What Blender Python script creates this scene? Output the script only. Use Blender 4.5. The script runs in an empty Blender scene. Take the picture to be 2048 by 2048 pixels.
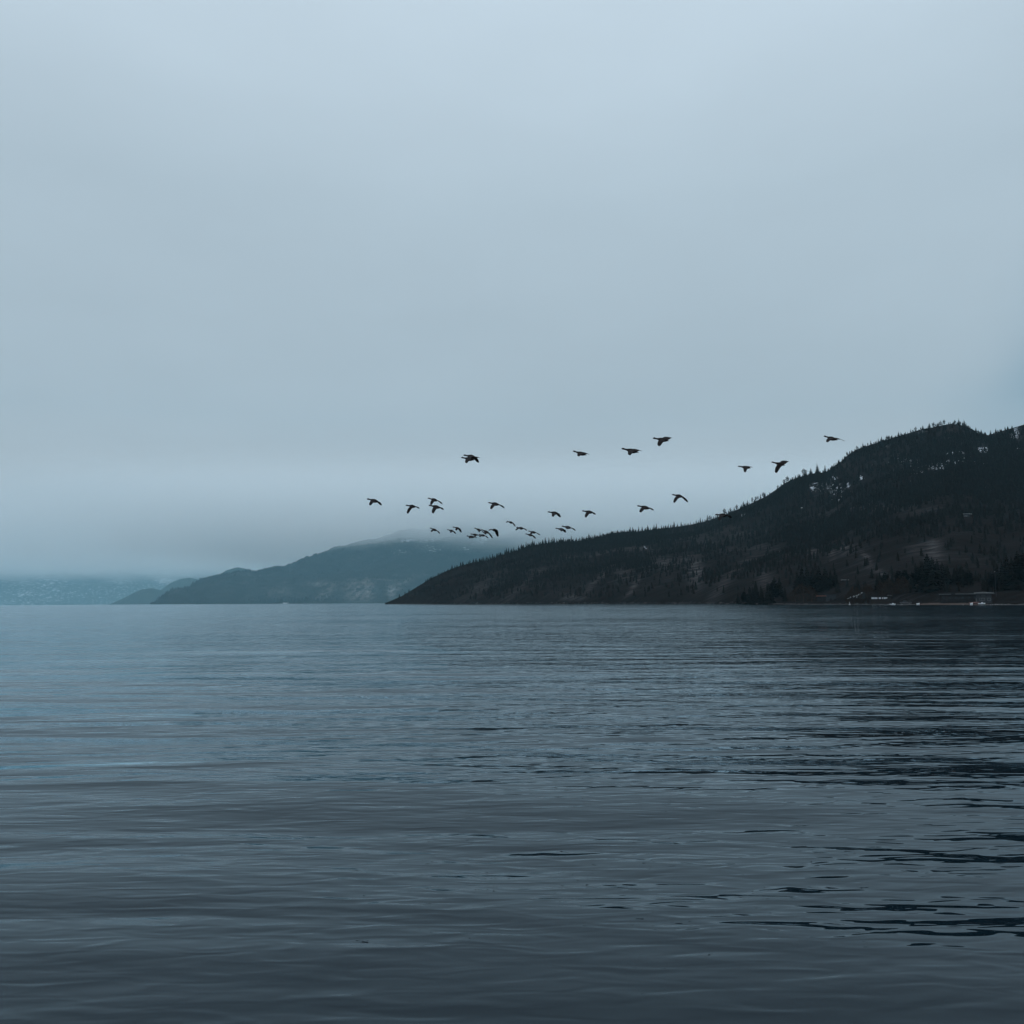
import bpy, math, random
import numpy as np
from mathutils import Vector, Matrix
from mathutils.bvhtree import BVHTree

S = bpy.context.scene
C = S.collection
random.seed(7)
RNG = np.random.default_rng(11)

# ------------------------------------------------------------------ camera
KN, KF = 0.66, 1.3                # scales of the near shore and of the far land
FPX = 1774.0                      # focal length in pixels of a 2048 px wide frame
CAM_H = 2.5
PITCH = math.radians(5.80)
ROLL = math.radians(0.33)
Fv = Vector((0, math.cos(PITCH), math.sin(PITCH)))
R0 = Vector((1, 0, 0)); U0 = R0.cross(Fv)
Rv = (R0 * math.cos(ROLL) - U0 * math.sin(ROLL)).normalized()
Uv = Rv.cross(Fv).normalized()
cam_data = bpy.data.cameras.new('camera')
cam = bpy.data.objects.new('camera', cam_data)
C.objects.link(cam)
cam_data.sensor_width = 36.0
cam_data.lens = 36.0 * FPX / 2048.0
cam_data.clip_start = 0.1
cam_data.clip_end = 80000.0
m = Matrix.Identity(4)
for i in range(3):
    m[i][0] = Rv[i]; m[i][1] = Uv[i]; m[i][2] = -Fv[i]
m[2][3] = CAM_H
cam.matrix_world = m
S.camera = cam

# ------------------------------------------------------------------ world, sun, exposure
SUN_EL, SUN_AZ = math.radians(42), math.radians(118)     # azimuth clockwise from +y (beyond the right-hand mountain, behind the cloud)
w = bpy.data.worlds.new('World'); S.world = w
w.use_nodes = True
nt = w.node_tree; nt.nodes.clear()
N, L = nt.nodes, nt.links
out = N.new('ShaderNodeOutputWorld'); bg = N.new('ShaderNodeBackground')
bg.inputs['Strength'].default_value = 0.1
sky = N.new('ShaderNodeTexSky'); sky.sky_type = 'NISHITA'; sky.sun_disc = False
sky.sun_elevation = SUN_EL; sky.sun_rotation = SUN_AZ
tc = N.new('ShaderNodeTexCoord'); sep = N.new('ShaderNodeSeparateXYZ')
L.new(tc.outputs['Generated'], sep.inputs[0])
ramp = N.new('ShaderNodeValToRGB')
SKY_STOPS = [(0.0, (1.30, 0.88, 0.74)), (0.04, (1.12, 0.80, 0.72)), (0.075, (0.68, 0.61, 0.60)), (0.11, (0.50, 0.535, 0.570)), (0.20, (0.430, 0.510, 0.570)),
             (0.42, (0.475, 0.575, 0.650)), (0.62, (0.63, 0.75, 0.85)), (1.0, (1.48, 1.70, 1.88))]
while len(ramp.color_ramp.elements) > 1:
    ramp.color_ramp.elements.remove(ramp.color_ramp.elements[-1])
for i, (p, c) in enumerate(SKY_STOPS):
    e = ramp.color_ramp.elements[0] if i == 0 else ramp.color_ramp.elements.new(p)
    e.position = p; e.color = (*c, 1)
L.new(sep.outputs['Z'], ramp.inputs[0])
# soft, barely visible folds in the cloud sheet
mp = N.new('ShaderNodeMapping'); mp.inputs['Scale'].default_value = (1.6, 1.6, 4.2)
mp.inputs['Rotation'].default_value = (0.0, 0.35, 0.0)
L.new(tc.outputs['Generated'], mp.inputs[0])
nz = N.new('ShaderNodeTexNoise'); nz.inputs['Scale'].default_value = 1.7
nz.inputs['Detail'].default_value = 5; nz.inputs['Roughness'].default_value = 0.48
L.new(mp.outputs[0], nz.inputs['Vector'])
mr = N.new('ShaderNodeMapRange'); mr.inputs[1].default_value = 0.3; mr.inputs[2].default_value = 0.7
mr.inputs[3].default_value = 9.55; mr.inputs[4].default_value = 10.35
L.new(nz.outputs['Fac'], mr.inputs[0])
vs = N.new('ShaderNodeVectorMath'); vs.operation = 'SCALE'
L.new(ramp.outputs[0], vs.inputs[0]); L.new(mr.outputs[0], vs.inputs['Scale'])
# a darker, bluer fold of the cloud low over the right-hand mountain
def dir_of(px, py):
    return (Fv * FPX + Rv * (px - 1024) + Uv * (1024 - py)).normalized()
last = vs.outputs[0]
for (px, py, rad, amt) in ((2075, 750, 0.06, 0.42), (2010, 855, 0.10, 0.30), (2300, 700, 0.16, 0.45)):
    dn = N.new('ShaderNodeVectorMath'); dn.operation = 'DISTANCE'
    dd = N.new('ShaderNodeVectorMath'); dd.operation = 'ADD'
    nv = N.new('ShaderNodeVectorMath'); nv.operation = 'SCALE'; nv.inputs['Scale'].default_value = 0.09
    L.new(nz.outputs['Color'], nv.inputs[0])
    L.new(tc.outputs['Generated'], dd.inputs[0]); L.new(nv.outputs[0], dd.inputs[1])
    L.new(dd.outputs[0], dn.inputs[0]); dn.inputs[1].default_value = dir_of(px, py) + Vector((0.045, 0.045, 0.045))
    r2 = N.new('ShaderNodeMapRange'); r2.interpolation_type = 'SMOOTHSTEP'
    r2.inputs[1].default_value = 0.0; r2.inputs[2].default_value = rad
    r2.inputs[3].default_value = amt; r2.inputs[4].default_value = 0.0
    L.new(dn.outputs['Value'], r2.inputs[0])
    mx = N.new('ShaderNodeMix'); mx.data_type = 'RGBA'
    L.new(r2.outputs[0], mx.inputs[0]); L.new(last, mx.inputs[6])
    mx.inputs[7].default_value = (1.9, 3.1, 4.0, 1)
    last = mx.outputs[2]
mx = N.new('ShaderNodeMix'); mx.data_type = 'RGBA'; mx.inputs[0].default_value = 0.95
L.new(sky.outputs[0], mx.inputs[6]); L.new(last, mx.inputs[7])
L.new(mx.outputs[2], bg.inputs['Color']); L.new(bg.outputs[0], out.inputs['Surface'])

sun_d = bpy.data.lights.new('sun', 'SUN'); sun_d.energy = 0.5; sun_d.angle = math.radians(25)
sun_d.color = (1.0, 0.97, 0.93)
sun = bpy.data.objects.new('sun', sun_d); C.objects.link(sun)
sv = Vector((math.sin(SUN_AZ) * math.cos(SUN_EL), math.cos(SUN_AZ) * math.cos(SUN_EL), math.sin(SUN_EL)))
sun.rotation_euler = sv.to_track_quat('Z', 'Y').to_euler()

S.view_settings.view_transform = 'Standard'
S.view_settings.look = 'None'
S.view_settings.gamma = 1.0
S.view_settings.use_curve_mapping = False
S.view_settings.exposure = 0.0
S.render.engine = 'CYCLES'
S.cycles.use_denoising = True
try:
    S.cycles.denoiser = 'OPENIMAGEDENOISE'
except Exception:
    pass
S.cycles.max_bounces = 10
S.cycles.diffuse_bounces = 2
S.cycles.glossy_bounces = 3
S.cycles.volume_bounces = 8
S.cycles.transparent_max_bounces = 8
S.cycles.caustics_reflective = False
S.cycles.caustics_refractive = False
S.cycles.volume_max_steps = 128
S.cycles.volume_step_rate = 1.0

# ------------------------------------------------------------------ small helpers
def unproj(px, py, dist):
    """the point seen at pixel (px, py) at horizontal distance dist"""
    d = Fv * FPX + Rv * (px - 1024) + Uv * (1024 - py)
    return Vector((0, 0, CAM_H)) + d * (dist / math.hypot(d.x, d.y))

def tag(o, label=None, cat=None, group=None, kind=None):
    if label: o['label'] = label
    if cat: o['category'] = cat
    if group: o['group'] = group
    if kind: o['kind'] = kind
    return o

def link(name, me, mats=(), parent=None):
    o = bpy.data.objects.new(name, me); C.objects.link(o)
    for mt in (mats if isinstance(mats, (list, tuple)) else [mats]):
        me.materials.append(mt)
    if parent: o.parent = parent
    return o

def np_mesh(name, co, quads=None, tris=None, smooth=True):
    me = bpy.data.meshes.new(name)
    nq = 0 if quads is None else len(quads); ntri = 0 if tris is None else len(tris)
    me.vertices.add(len(co)); me.vertices.foreach_set('co', np.asarray(co, np.float32).ravel())
    loops = []
    starts = []
    if nq:
        loops.append(np.asarray(quads).ravel()); starts.append(np.arange(nq) * 4)
    if ntri:
        loops.append(np.asarray(tris).ravel()); starts.append(nq * 4 + np.arange(ntri) * 3)
    lp = np.concatenate(loops).astype(np.int32)
    me.loops.add(len(lp)); me.loops.foreach_set('vertex_index', lp)
    me.polygons.add(nq + ntri)
    me.polygons.foreach_set('loop_start', np.concatenate(starts).astype(np.int32))
    me.polygons.foreach_set('use_smooth', np.full(nq + ntri, smooth))
    me.update(calc_edges=True); me.validate()
    return me

def grid_quads(nr, nc, wrap=False):
    r = np.arange(nr - 1)[:, None]; c = np.arange(nc if wrap else nc - 1)[None, :]
    c1 = (c + 1) % nc
    a = r * nc + c; b = r * nc + c1; d = (r + 1) * nc + c1; e = (r + 1) * nc + c
    return np.stack([a, b, d, e], -1).reshape(-1, 4)

def vnoise(x, y, seed=0):
    xi = np.floor(x).astype(np.int64); yi = np.floor(y).astype(np.int64)
    fx = x - xi; fy = y - yi
    fx = fx * fx * fx * (fx * (fx * 6 - 15) + 10); fy = fy * fy * fy * (fy * (fy * 6 - 15) + 10)
    def h(a, b):
        n = (a * 374761393 + b * 668265263 + seed * 1442695041) & 0xffffffff
        n = ((n ^ (n >> 13)) * 1274126177) & 0xffffffff
        n = (n ^ (n >> 16)) & 0xffff
        return n / 65535.0 * 2 - 1
    return (h(xi, yi) * (1 - fx) + h(xi + 1, yi) * fx) * (1 - fy) + (h(xi, yi + 1) * (1 - fx) + h(xi + 1, yi + 1) * fx) * fy

def fbm(x, y, seed=0, octv=5, gain=0.5):
    s = 0; a = 1.0; t = 0
    for k in range(octv):
        s = s + a * vnoise(x * 2 ** k + 17.3 * k, y * 2 ** k - 9.1 * k, seed + k); t += a; a *= gain
    return s / t

def ridged(x, y, seed=0, octv=4):
    s = 0; a = 1.0; t = 0
    for k in range(octv):
        s = s + a * (1 - np.abs(vnoise(x * 2 ** k + 5.7 * k, y * 2 ** k + 3.3 * k, seed + k)) * 2); t += a; a *= 0.5
    return s / t

def sstep(a, b, x):
    t = np.clip((x - a) / (b - a), 0, 1); return t * t * (3 - 2 * t)

# ------------------------------------------------------------------ materials
MATS = {}
def mat(name, col, rough=0.9, spec=0.2, noise=None, emis=None, metal=0.0):
    if name in MATS: return MATS[name]
    mt = bpy.data.materials.new(name); mt.use_nodes = True
    n, l = mt.node_tree.nodes, mt.node_tree.links
    p = n['Principled BSDF']
    p.inputs['Roughness'].default_value = rough
    p.inputs['Specular IOR Level'].default_value = spec
    p.inputs['Metallic'].default_value = metal
    if noise:
        sc, amt = noise
        t = n.new('ShaderNodeTexCoord'); z = n.new('ShaderNodeTexNoise')
        z.inputs['Scale'].default_value = sc; z.inputs['Detail'].default_value = 4
        l.new(t.outputs['Object'], z.inputs['Vector'])
        r = n.new('ShaderNodeMapRange'); r.inputs[1].default_value = 0.3; r.inputs[2].default_value = 0.7
        r.inputs[3].default_value = 1 - amt; r.inputs[4].default_value = 1 + amt
        l.new(z.outputs['Fac'], r.inputs[0])
        v = n.new('ShaderNodeVectorMath'); v.operation = 'SCALE'; v.inputs[0].default_value = col
        l.new(r.outputs[0], v.inputs['Scale']); l.new(v.outputs[0], p.inputs['Base Color'])
    else:
        p.inputs['Base Color'].default_value = (*col, 1)
    MATS[name] = mt
    return mt

# ---- water: mirror-like surface with wind ripples; slopes come from finite differences of a height field in metres
def water_material():
    g = bpy.data.node_groups.new('ripple_height', 'ShaderNodeTree')
    g.interface.new_socket('Vector', in_out='INPUT', socket_type='NodeSocketVector')
    g.interface.new_socket('Height', in_out='OUTPUT', socket_type='NodeSocketFloat')
    n, l = g.nodes, g.links
    gi = n.new('NodeGroupInput'); go = n.new('NodeGroupOutput')
    tot = None
    # stretch along the crests, wavelength (m), height factor
    for (rot, sx, wl, amp, det, rgh, dist) in ((0.05, 0.22, 6.0, 0.160, 1.5, 0.45, 0.6),
                                               (0.12, 0.22, 2.0, 0.122, 1.5, 0.45, 0.6),
                                               (-0.05, 0.22, 0.75, 0.036, 1.6, 0.5, 0.6),
                                               (-0.45, 0.40, 0.42, 0.014, 1.0, 0.5, 0.4),
                                               (0.10, 0.25, 0.15, 0.0110, 1.2, 0.5, 0.5)):
        mpn = n.new('ShaderNodeMapping'); mpn.inputs['Rotation'].default_value = (0, 0, -rot)
        mpn.inputs['Scale'].default_value = (sx / wl, 1 / wl, 1 / wl)
        nzn = n.new('ShaderNodeTexNoise'); nzn.noise_dimensions = '2D'
        nzn.inputs['Scale'].default_value = 1.0; nzn.inputs['Detail'].default_value = det
        nzn.inputs['Roughness'].default_value = rgh; nzn.inputs['Distortion'].default_value = dist
        l.new(gi.outputs[0], mpn.inputs[0]); l.new(mpn.outputs[0], nzn.inputs['Vector'])
        mm = n.new('ShaderNodeMath'); mm.operation = 'MULTIPLY'; mm.inputs[1].default_value = amp
        l.new(nzn.outputs['Fac'], mm.inputs[0])
        if tot is None: tot = mm.outputs[0]
        else:
            ad = n.new('ShaderNodeMath'); ad.operation = 'ADD'
            l.new(tot, ad.inputs[0]); l.new(mm.outputs[0], ad.inputs[1]); tot = ad.outputs[0]
    l.new(tot, go.inputs[0])
    mt = bpy.data.materials.new('lake_water'); mt.use_nodes = True
    n, l = mt.node_tree.nodes, mt.node_tree.links
    p = n['Principled BSDF']
    geo = n.new('ShaderNodeNewGeometry')
    EPS = 0.03
    hs = []
    for off in ((0, 0, 0), (EPS, 0, 0), (0, EPS, 0)):
        va = n.new('ShaderNodeVectorMath'); va.operation = 'ADD'; va.inputs[1].default_value = off
        l.new(geo.outputs['Position'], va.inputs[0])
        gg = n.new('ShaderNodeGroup'); gg.node_tree = g; l.new(va.outputs[0], gg.inputs[0]); hs.append(gg.outputs[0])
    # calm and ruffled areas of the lake
    mpn = n.new('ShaderNodeMapping'); mpn.inputs['Scale'].default_value = (1 / 70, 1 / 22, 1)
    nzn = n.new('ShaderNodeTexNoise'); nzn.inputs['Scale'].default_value = 1; nzn.inputs['Detail'].default_value = 6; nzn.inputs['Roughness'].default_value = 0.6
    l.new(geo.outputs['Position'], mpn.inputs[0]); l.new(mpn.outputs[0], nzn.inputs['Vector'])
    rr = n.new('ShaderNodeMapRange'); rr.inputs[1].default_value = 0.35; rr.inputs[2].default_value = 0.65
    rr.inputs[3].default_value = 0.72; rr.inputs[4].default_value = 1.4
    l.new(nzn.outputs['Fac'], rr.inputs[0])
    comb = n.new('ShaderNodeCombineXYZ'); comb.inputs[2].default_value = 0
    ln = n.new('ShaderNodeVectorMath'); ln.operation = 'LENGTH'; l.new(geo.outputs['Position'], ln.inputs[0])
    lg = n.new('ShaderNodeMath'); lg.operation = 'LOGARITHM'; lg.inputs[1].default_value = 10; l.new(ln.outputs['Value'], lg.inputs[0])
    off_ = n.new('ShaderNodeMapRange'); off_.inputs[1].default_value = 1.4; off_.inputs[2].default_value = 2.9
    off_.inputs[3].default_value = 1.0; off_.inputs[4].default_value = 0.66; l.new(lg.outputs[0], off_.inputs[0])
    rof = n.new('ShaderNodeMapRange'); rof.inputs[1].default_value = 1.4; rof.inputs[2].default_value = 2.9
    rof.inputs[3].default_value = 0.01; rof.inputs[4].default_value = 0.03; l.new(lg.outputs[0], rof.inputs[0])
    rm = n.new('ShaderNodeMath'); rm.operation = 'MULTIPLY'; l.new(rr.outputs[0], rm.inputs[0]); l.new(off_.outputs[0], rm.inputs[1])
    for k in (1, 2):
        sb = n.new('ShaderNodeMath'); sb.operation = 'SUBTRACT'; l.new(hs[0], sb.inputs[0]); l.new(hs[k], sb.inputs[1])
        dv = n.new('ShaderNodeMath'); dv.operation = 'DIVIDE'; dv.inputs[1].default_value = EPS; l.new(sb.outputs[0], dv.inputs[0])
        ml = n.new('ShaderNodeMath'); ml.operation = 'MULTIPLY'; l.new(dv.outputs[0], ml.inputs[0]); l.new(rm.outputs[0], ml.inputs[1])
        l.new(ml.outputs[0], comb.inputs[k - 1])
    ad = n.new('ShaderNodeVectorMath'); ad.operation = 'ADD'; l.new(geo.outputs['Normal'], ad.inputs[0]); l.new(comb.outputs[0], ad.inputs[1])
    nm = n.new('ShaderNodeVectorMath'); nm.operation = 'NORMALIZE'; l.new(ad.outputs[0], nm.inputs[0])
    # a ripple face turned away from the eye is hidden behind its own crest: what shows there is a face turned towards it
    dt = n.new('ShaderNodeVectorMath'); dt.operation = 'DOT_PRODUCT'; l.new(nm.outputs[0], dt.inputs[0]); l.new(geo.outputs['Incoming'], dt.inputs[1])
    sb = n.new('ShaderNodeMath'); sb.operation = 'SUBTRACT'; sb.inputs[0].default_value = 0.012; l.new(dt.outputs['Value'], sb.inputs[1])
    mxx = n.new('ShaderNodeMath'); mxx.operation = 'MAXIMUM'; mxx.inputs[1].default_value = 0.0; l.new(sb.outputs[0], mxx.inputs[0])
    m2 = n.new('ShaderNodeMath'); m2.operation = 'MULTIPLY'; m2.inputs[1].default_value = 2.0; l.new(mxx.outputs[0], m2.inputs[0])
    vi = n.new('ShaderNodeVectorMath'); vi.operation = 'SCALE'; l.new(geo.outputs['Incoming'], vi.inputs[0]); l.new(m2.outputs[0], vi.inputs['Scale'])
    va2 = n.new('ShaderNodeVectorMath'); va2.operation = 'ADD'; l.new(nm.outputs[0], va2.inputs[0]); l.new(vi.outputs[0], va2.inputs[1])
    nm2 = n.new('ShaderNodeVectorMath'); nm2.operation = 'NORMALIZE'; l.new(va2.outputs[0], nm2.inputs[0])
    n.remove(p)
    gl = n.new('ShaderNodeBsdfGlossy'); gl.inputs['Color'].default_value = (0.86, 0.95, 1.0, 1)
    df = n.new('ShaderNodeBsdfDiffuse'); df.inputs['Color'].default_value = (0.0015, 0.006, 0.010, 1)
    fr = n.new('ShaderNodeFresnel'); fr.inputs['IOR'].default_value = 1.26
    ms = n.new('ShaderNodeMixShader')
    l.new(nm2.outputs[0], gl.inputs['Normal']); l.new(nm2.outputs[0], fr.inputs['Normal']); l.new(rof.outputs[0], gl.inputs['Roughness'])
    l.new(fr.outputs[0], ms.inputs[0]); l.new(df.outputs[0], ms.inputs[1]); l.new(gl.outputs[0], ms.inputs[2])
    l.new(ms.outputs[0], n['Material Output'].inputs['Surface'])
    return mt

# ---- hillside: earth, clay, rock, snow
def hill_material(name, earth, clay, rock, snow, snow_scale, streak, ani=(70, 7, 60), forest=None):
    mt = bpy.data.materials.new(name); mt.use_nodes = True
    n, l = mt.node_tree.nodes, mt.node_tree.links
    p = n['Principled BSDF']; p.inputs['Roughness'].default_value = 1.0; p.inputs['Specular IOR Level'].default_value = 0.0
    geo = n.new('ShaderNodeNewGeometry')
    def noise(scale_vec, detail=5, rough=0.55, rot=0.0):
        a = n.new('ShaderNodeMapping'); a.inputs['Scale'].default_value = scale_vec; a.inputs['Rotation'].default_value = (0, 0, rot)
        b = n.new('ShaderNodeTexNoise'); b.inputs['Scale'].default_value = 1
        b.inputs['Detail'].default_value = detail; b.inputs['Roughness'].default_value = rough
        l.new(geo.outputs['Position'], a.inputs[0]); l.new(a.outputs[0], b.inputs['Vector']); return b.outputs['Fac']
    def mrange(src, a, b, c=0.0, d=1.0):
        r = n.new('ShaderNodeMapRange'); r.inputs[1].default_value = a; r.inputs[2].default_value = b
        r.inputs[3].default_value = c; r.inputs[4].default_value = d; l.new(src, r.inputs[0]); return r.outputs[0]
    def mul(a, b):
        q = n.new('ShaderNodeMath'); q.operation = 'MULTIPLY'; l.new(a, q.inputs[0]); l.new(b, q.inputs[1]); return q.outputs[0]
    def att(nm):
        q = n.new('ShaderNodeAttribute'); q.attribute_name = nm; return q.outputs['Fac']
    def mix(f, a, b):
        q = n.new('ShaderNodeMix'); q.data_type = 'RGBA'; l.new(f, q.inputs[0])
        for k, v in ((6, a), (7, b)):
            if isinstance(v, tuple): q.inputs[k].default_value = (*v, 1)
            else: l.new(v, q.inputs[k])
        return q.outputs[2]
    s = streak
    col = mix(mrange(noise((1 / (60 * s), 1 / (ani[1] * 1.5 * s if ani[1] > 60 else 60 * s), 1 / (25 * s))), 0.35, 0.65), earth, tuple(v * 1.5 for v in earth))
    if forest:
        col = mix(mrange(noise((1 / (50 * s), 1 / (200 * s), 1 / (60 * s)), 6, 0.65), 0.42, 0.58), col, forest)
    # rills and ledges running down towards the lake
    rill = noise((1 / (ani[0] * s), 1 / (ani[1] * s), 1 / (ani[2] * s)), 6, 0.65, 0.24)
    col = mix(mul(mrange(rill, 0.54, 0.66), mrange(noise((1 / (150 * s), 1 / (150 * s), 1 / (50 * s))), 0.4, 0.6)), col, rock)
    col = mix(mul(att('clay'), mrange(noise((1.4 / (ani[0] * s), 1.2 / (ani[1] * s), 3.0 / (ani[2] * s)), 6, 0.72, 0.24), 0.41, 0.60)), col, clay)
    sn = noise((1 / snow_scale, 1 / snow_scale, 2.2 / snow_scale), 6, 0.66)
    sa = n.new('ShaderNodeMath'); sa.operation = 'ADD'; l.new(sn, sa.inputs[0])
    l.new(mrange(att('snow'), 0, 1, -0.30, 0.10), sa.inputs[1])
    col = mix(mrange(sa.outputs[0], 0.56, 0.585), col, snow)
    l.new(col, p.inputs['Base Color'])
    bp = n.new('ShaderNodeBump'); bp.inputs['Strength'].default_value = 1.0; bp.inputs['Distance'].default_value = 9.0 * s
    l.new(noise((1 / (45 * s), 1 / (14 * s), 1 / (30 * s)), 7, 0.65, 0.24), bp.inputs['Height'])
    l.new(bp.outputs[0], p.inputs['Normal'])
    return mt

def add_attr(me, name, arr):
    a = me.attributes.new(name, 'FLOAT', 'POINT'); a.data.foreach_set('value', np.asarray(arr, np.float32).ravel())

# ------------------------------------------------------------------ water sheet
def build_water():
    f = FPX / 2
    hor = list(np.radians(np.linspace(-180, -36, 60, endpoint=False))) + list(np.radians(np.linspace(-36, 36, 640, endpoint=False))) + list(np.radians(np.linspace(36, 180, 60, endpoint=False)))
    az = np.array(hor)
    # one row per ~0.9 render pixel of depression
    dep = np.concatenate([np.linspace(60, 30, 14, endpoint=False), np.degrees(np.arctan(np.linspace(math.tan(math.radians(30)) * f, 1.2, 620) / f))])
    r = CAM_H / np.tan(np.radians(dep))
    r = np.concatenate([[0.3], r, [2600, 3600, 5200, 8000, 12000, 18000, 26000, 34500]])
    r = np.sort(r)
    R_, A_ = np.meshgrid(r, az, indexing='ij')
    X = R_ * np.sin(A_); Y = R_ * np.cos(A_)
    Z = np.zeros_like(X)
    dr = np.gradient(r)[:, None]
    rg = np.random.default_rng(5)
    for k in range(34):
        lam = 0.9 * (6.5 / 0.9) ** rg.random()
        th = rg.normal(0.10, 0.20)
        kx, ky = math.sin(th) * 2 * math.pi / lam, math.cos(th) * 2 * math.pi / lam
        slope = 0.012
        amp = slope * lam / (2 * math.pi)
        lod = np.clip(1.3 - 3.2 * dr / lam, 0, 1)
        mod = 0.6 + 0.8 * vnoise(X / 14 + k * 3.1, Y / 7 + k, 50 + k)
        Z += amp * lod * mod * np.sin(kx * X + ky * Y + rg.random() * 6.28)
    wide = np.abs(A_) > math.radians(36.2)
    Z[wide] *= 0.0
    co = np.stack([X, Y, Z], -1).reshape(-1, 3)
    me = np_mesh('water', co, grid_quads(len(r), len(az), wrap=True))
    o = link('water', me, water_material()); tag(o, kind='structure')
    return o
build_water()

# ------------------------------------------------------------------ terrain
def interp(tab, x):
    a = np.array(tab, float); return np.interp(x, a[:, 0], a[:, 1])

HOR = lambda px: 1024 + (math.tan(PITCH) * FPX) / math.cos(ROLL) * 1.0 - math.tan(ROLL) * (px - 1024)

def build_terrain(name, cols, skyl, Ds_t, Dr_t, rows, gfun, seed, relief, masks=None, flat=None, sky_rough=0.0, relief_scale=1.0, back=0.35):
    """rows climb from the shore to the skyline; the ground then falls away behind it"""
    cols = np.asarray(cols, float)
    s = np.linspace(0, 1, rows)
    sb = np.array([1.04, 1.12, 1.25, 1.5, 2.0])
    nC = len(cols)
    P = np.zeros((rows + len(sb) + 1, nC, 3)); PX = np.zeros((rows + len(sb) + 1, nC)); PY = PX.copy(); SS = PX.copy()
    Ds = interp(Ds_t, cols); Dr = interp(Dr_t, cols); ysk = interp(skyl, cols)
    o0 = np.array([0, 0, CAM_H])
    Fn, Rn, Un = np.array(Fv), np.array(Rv), np.array(Uv)
    def up(px, py, D):
        d = Fn[None] * FPX + Rn[None] * (px[:, None] - 1024) + Un[None] * (1024 - py[:, None])
        return o0 + d * (D / np.hypot(d[:, 0], d[:, 1]))[:, None]
    # pixel row of the shoreline (z = 0 at distance Ds)
    ysh = np.zeros(nC)
    for j in range(nC):
        lo, hi = 1150.0, 1300.0
        for _ in range(30):
            mid = (lo + hi) / 2
            if unproj(cols[j], mid, Ds[j]).z > 0: lo = mid
            else: hi = mid
        ysh[j] = lo
    ysk = np.minimum(ysk, ysh - 0.3)
    for i in range(rows):
        y = ysh + (ysk - ysh) * s[i]
        g = gfun(s[i], cols, ysh - y)
        T = 0 if flat is None else flat(cols) * sstep(0, 1, np.clip((ysh - y) / 7.0, 0, 1))
        D = Ds + T + (Dr - Ds - (0 if flat is None else flat(cols))).clip(1) * g
        P[i + 1] = up(cols, y, D); PX[i + 1] = cols; PY[i + 1] = y; SS[i + 1] = s[i]
    top = P[rows]
    for k, b in enumerate(sb):
        D = Dr * (1 + back * (b - 1))
        q = up(cols, ysk, Dr); az = q[:, :2] / np.linalg.norm(q[:, :2], axis=1)[:, None]
        P[rows + 1 + k, :, :2] = az * D[:, None]
        P[rows + 1 + k, :, 2] = q[:, 2] * (1 - 0.85 * (b - 1)) - 2.0
        PX[rows + 1 + k] = cols; PY[rows + 1 + k] = ysk; SS[rows + 1 + k] = b
    q = P[1].copy(); q[:, :2] *= 0.985; q[:, 2] = -2.5; P[0] = q; PX[0] = cols; PY[0] = ysh + 2
    X, Y = P[..., 0], P[..., 1]
    al = X * -0.243 + Y * 0.97; dn = X * 0.97 + Y * 0.243
    rs = relief_scale
    hgt = np.clip(P[..., 2], 0, None)
    env = sstep(2.0, 45.0 * rs, hgt) * (1 - 0.75 * sstep(0.80, 1.0, SS))
    n1 = fbm(al / (320 * rs), dn / (520 * rs), seed, 5)
    n2 = ridged(al / (95 * rs), dn / (420 * rs), seed + 9, 4)
    n3 = fbm(al / (28 * rs), dn / (60 * rs), seed + 19, 3)
    n1 = n1 * sstep(1.3, 1.0, SS)
    P[..., 2] += env * relief * (1.3 * n1 + 0.55 * n2 + 0.16 * n3)
    if sky_rough:
        P[..., 2] += sky_rough * sstep(0.9, 1.0, SS) * fbm(PX / 9.0, PX * 0 + 3, seed + 3, 3)
    low = (SS > 0) & (hgt > 0.3)
    P[..., 2] = np.where(low, np.maximum(P[..., 2], np.minimum(hgt, 1.0 + 0.3 * hgt) * 0.8), P[..., 2])
    me = np_mesh(name, P.reshape(-1, 3), grid_quads(P.shape[0], nC))
    if masks:
        for nm, fn in masks.items(): add_attr(me, nm, fn(PX, PY, SS, P, al, dn))
    return me, P, PX, PY, SS

def blobs(PX, PY, lst):
    v = np.zeros_like(PX)
    for (x, y, rx, ry, a, *rot) in lst:
        dx, dy = PX - x, PY - y
        if rot:
            c_, s_ = math.cos(math.radians(rot[0])), math.sin(math.radians(rot[0]))
            dx, dy = dx * c_ - dy * s_, dx * s_ + dy * c_
        v = np.maximum(v, a * np.exp(-((dx / rx) ** 2 + (dy / ry) ** 2)))
    return v

# --- the near, dark mountain
SKY_NEAR = [(770, 1206), (775, 1204.5), (804, 1192), (833, 1175), (862, 1158), (891, 1144.5), (920, 1133), (949, 1125), (978, 1121),
    (1000, 1112), (1026, 1104), (1052, 1095), (1078, 1090), (1103, 1086), (1129, 1083.5), (1155, 1082), (1181, 1078.5), (1202, 1074),
    (1233, 1066), (1259, 1063.5), (1274, 1063.5), (1290, 1061), (1310, 1058.5), (1336, 1055.5), (1362, 1052), (1388, 1047.5), (1414, 1041),
    (1440, 1030), (1467, 1019.5), (1500, 1005), (1534, 990), (1551, 978.5), (1568, 965.5), (1581, 958.5), (1601, 951.5), (1618, 948.5),
    (1635, 946.5), (1655, 941.5), (1668, 931.5), (1682, 922), (1695, 910), (1712, 901), (1735, 892.5), (1769, 882), (1802, 873), (1836, 863),
    (1870, 854.5), (1903, 848.5), (1923, 852), (1943, 858.5), (1957, 867.5), (1977, 871.5), (1997, 865), (2024, 857), (2048, 850),
    (2120, 825), (2300, 760), (2600, 700), (3200, 640), (4600, 500)]
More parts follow.
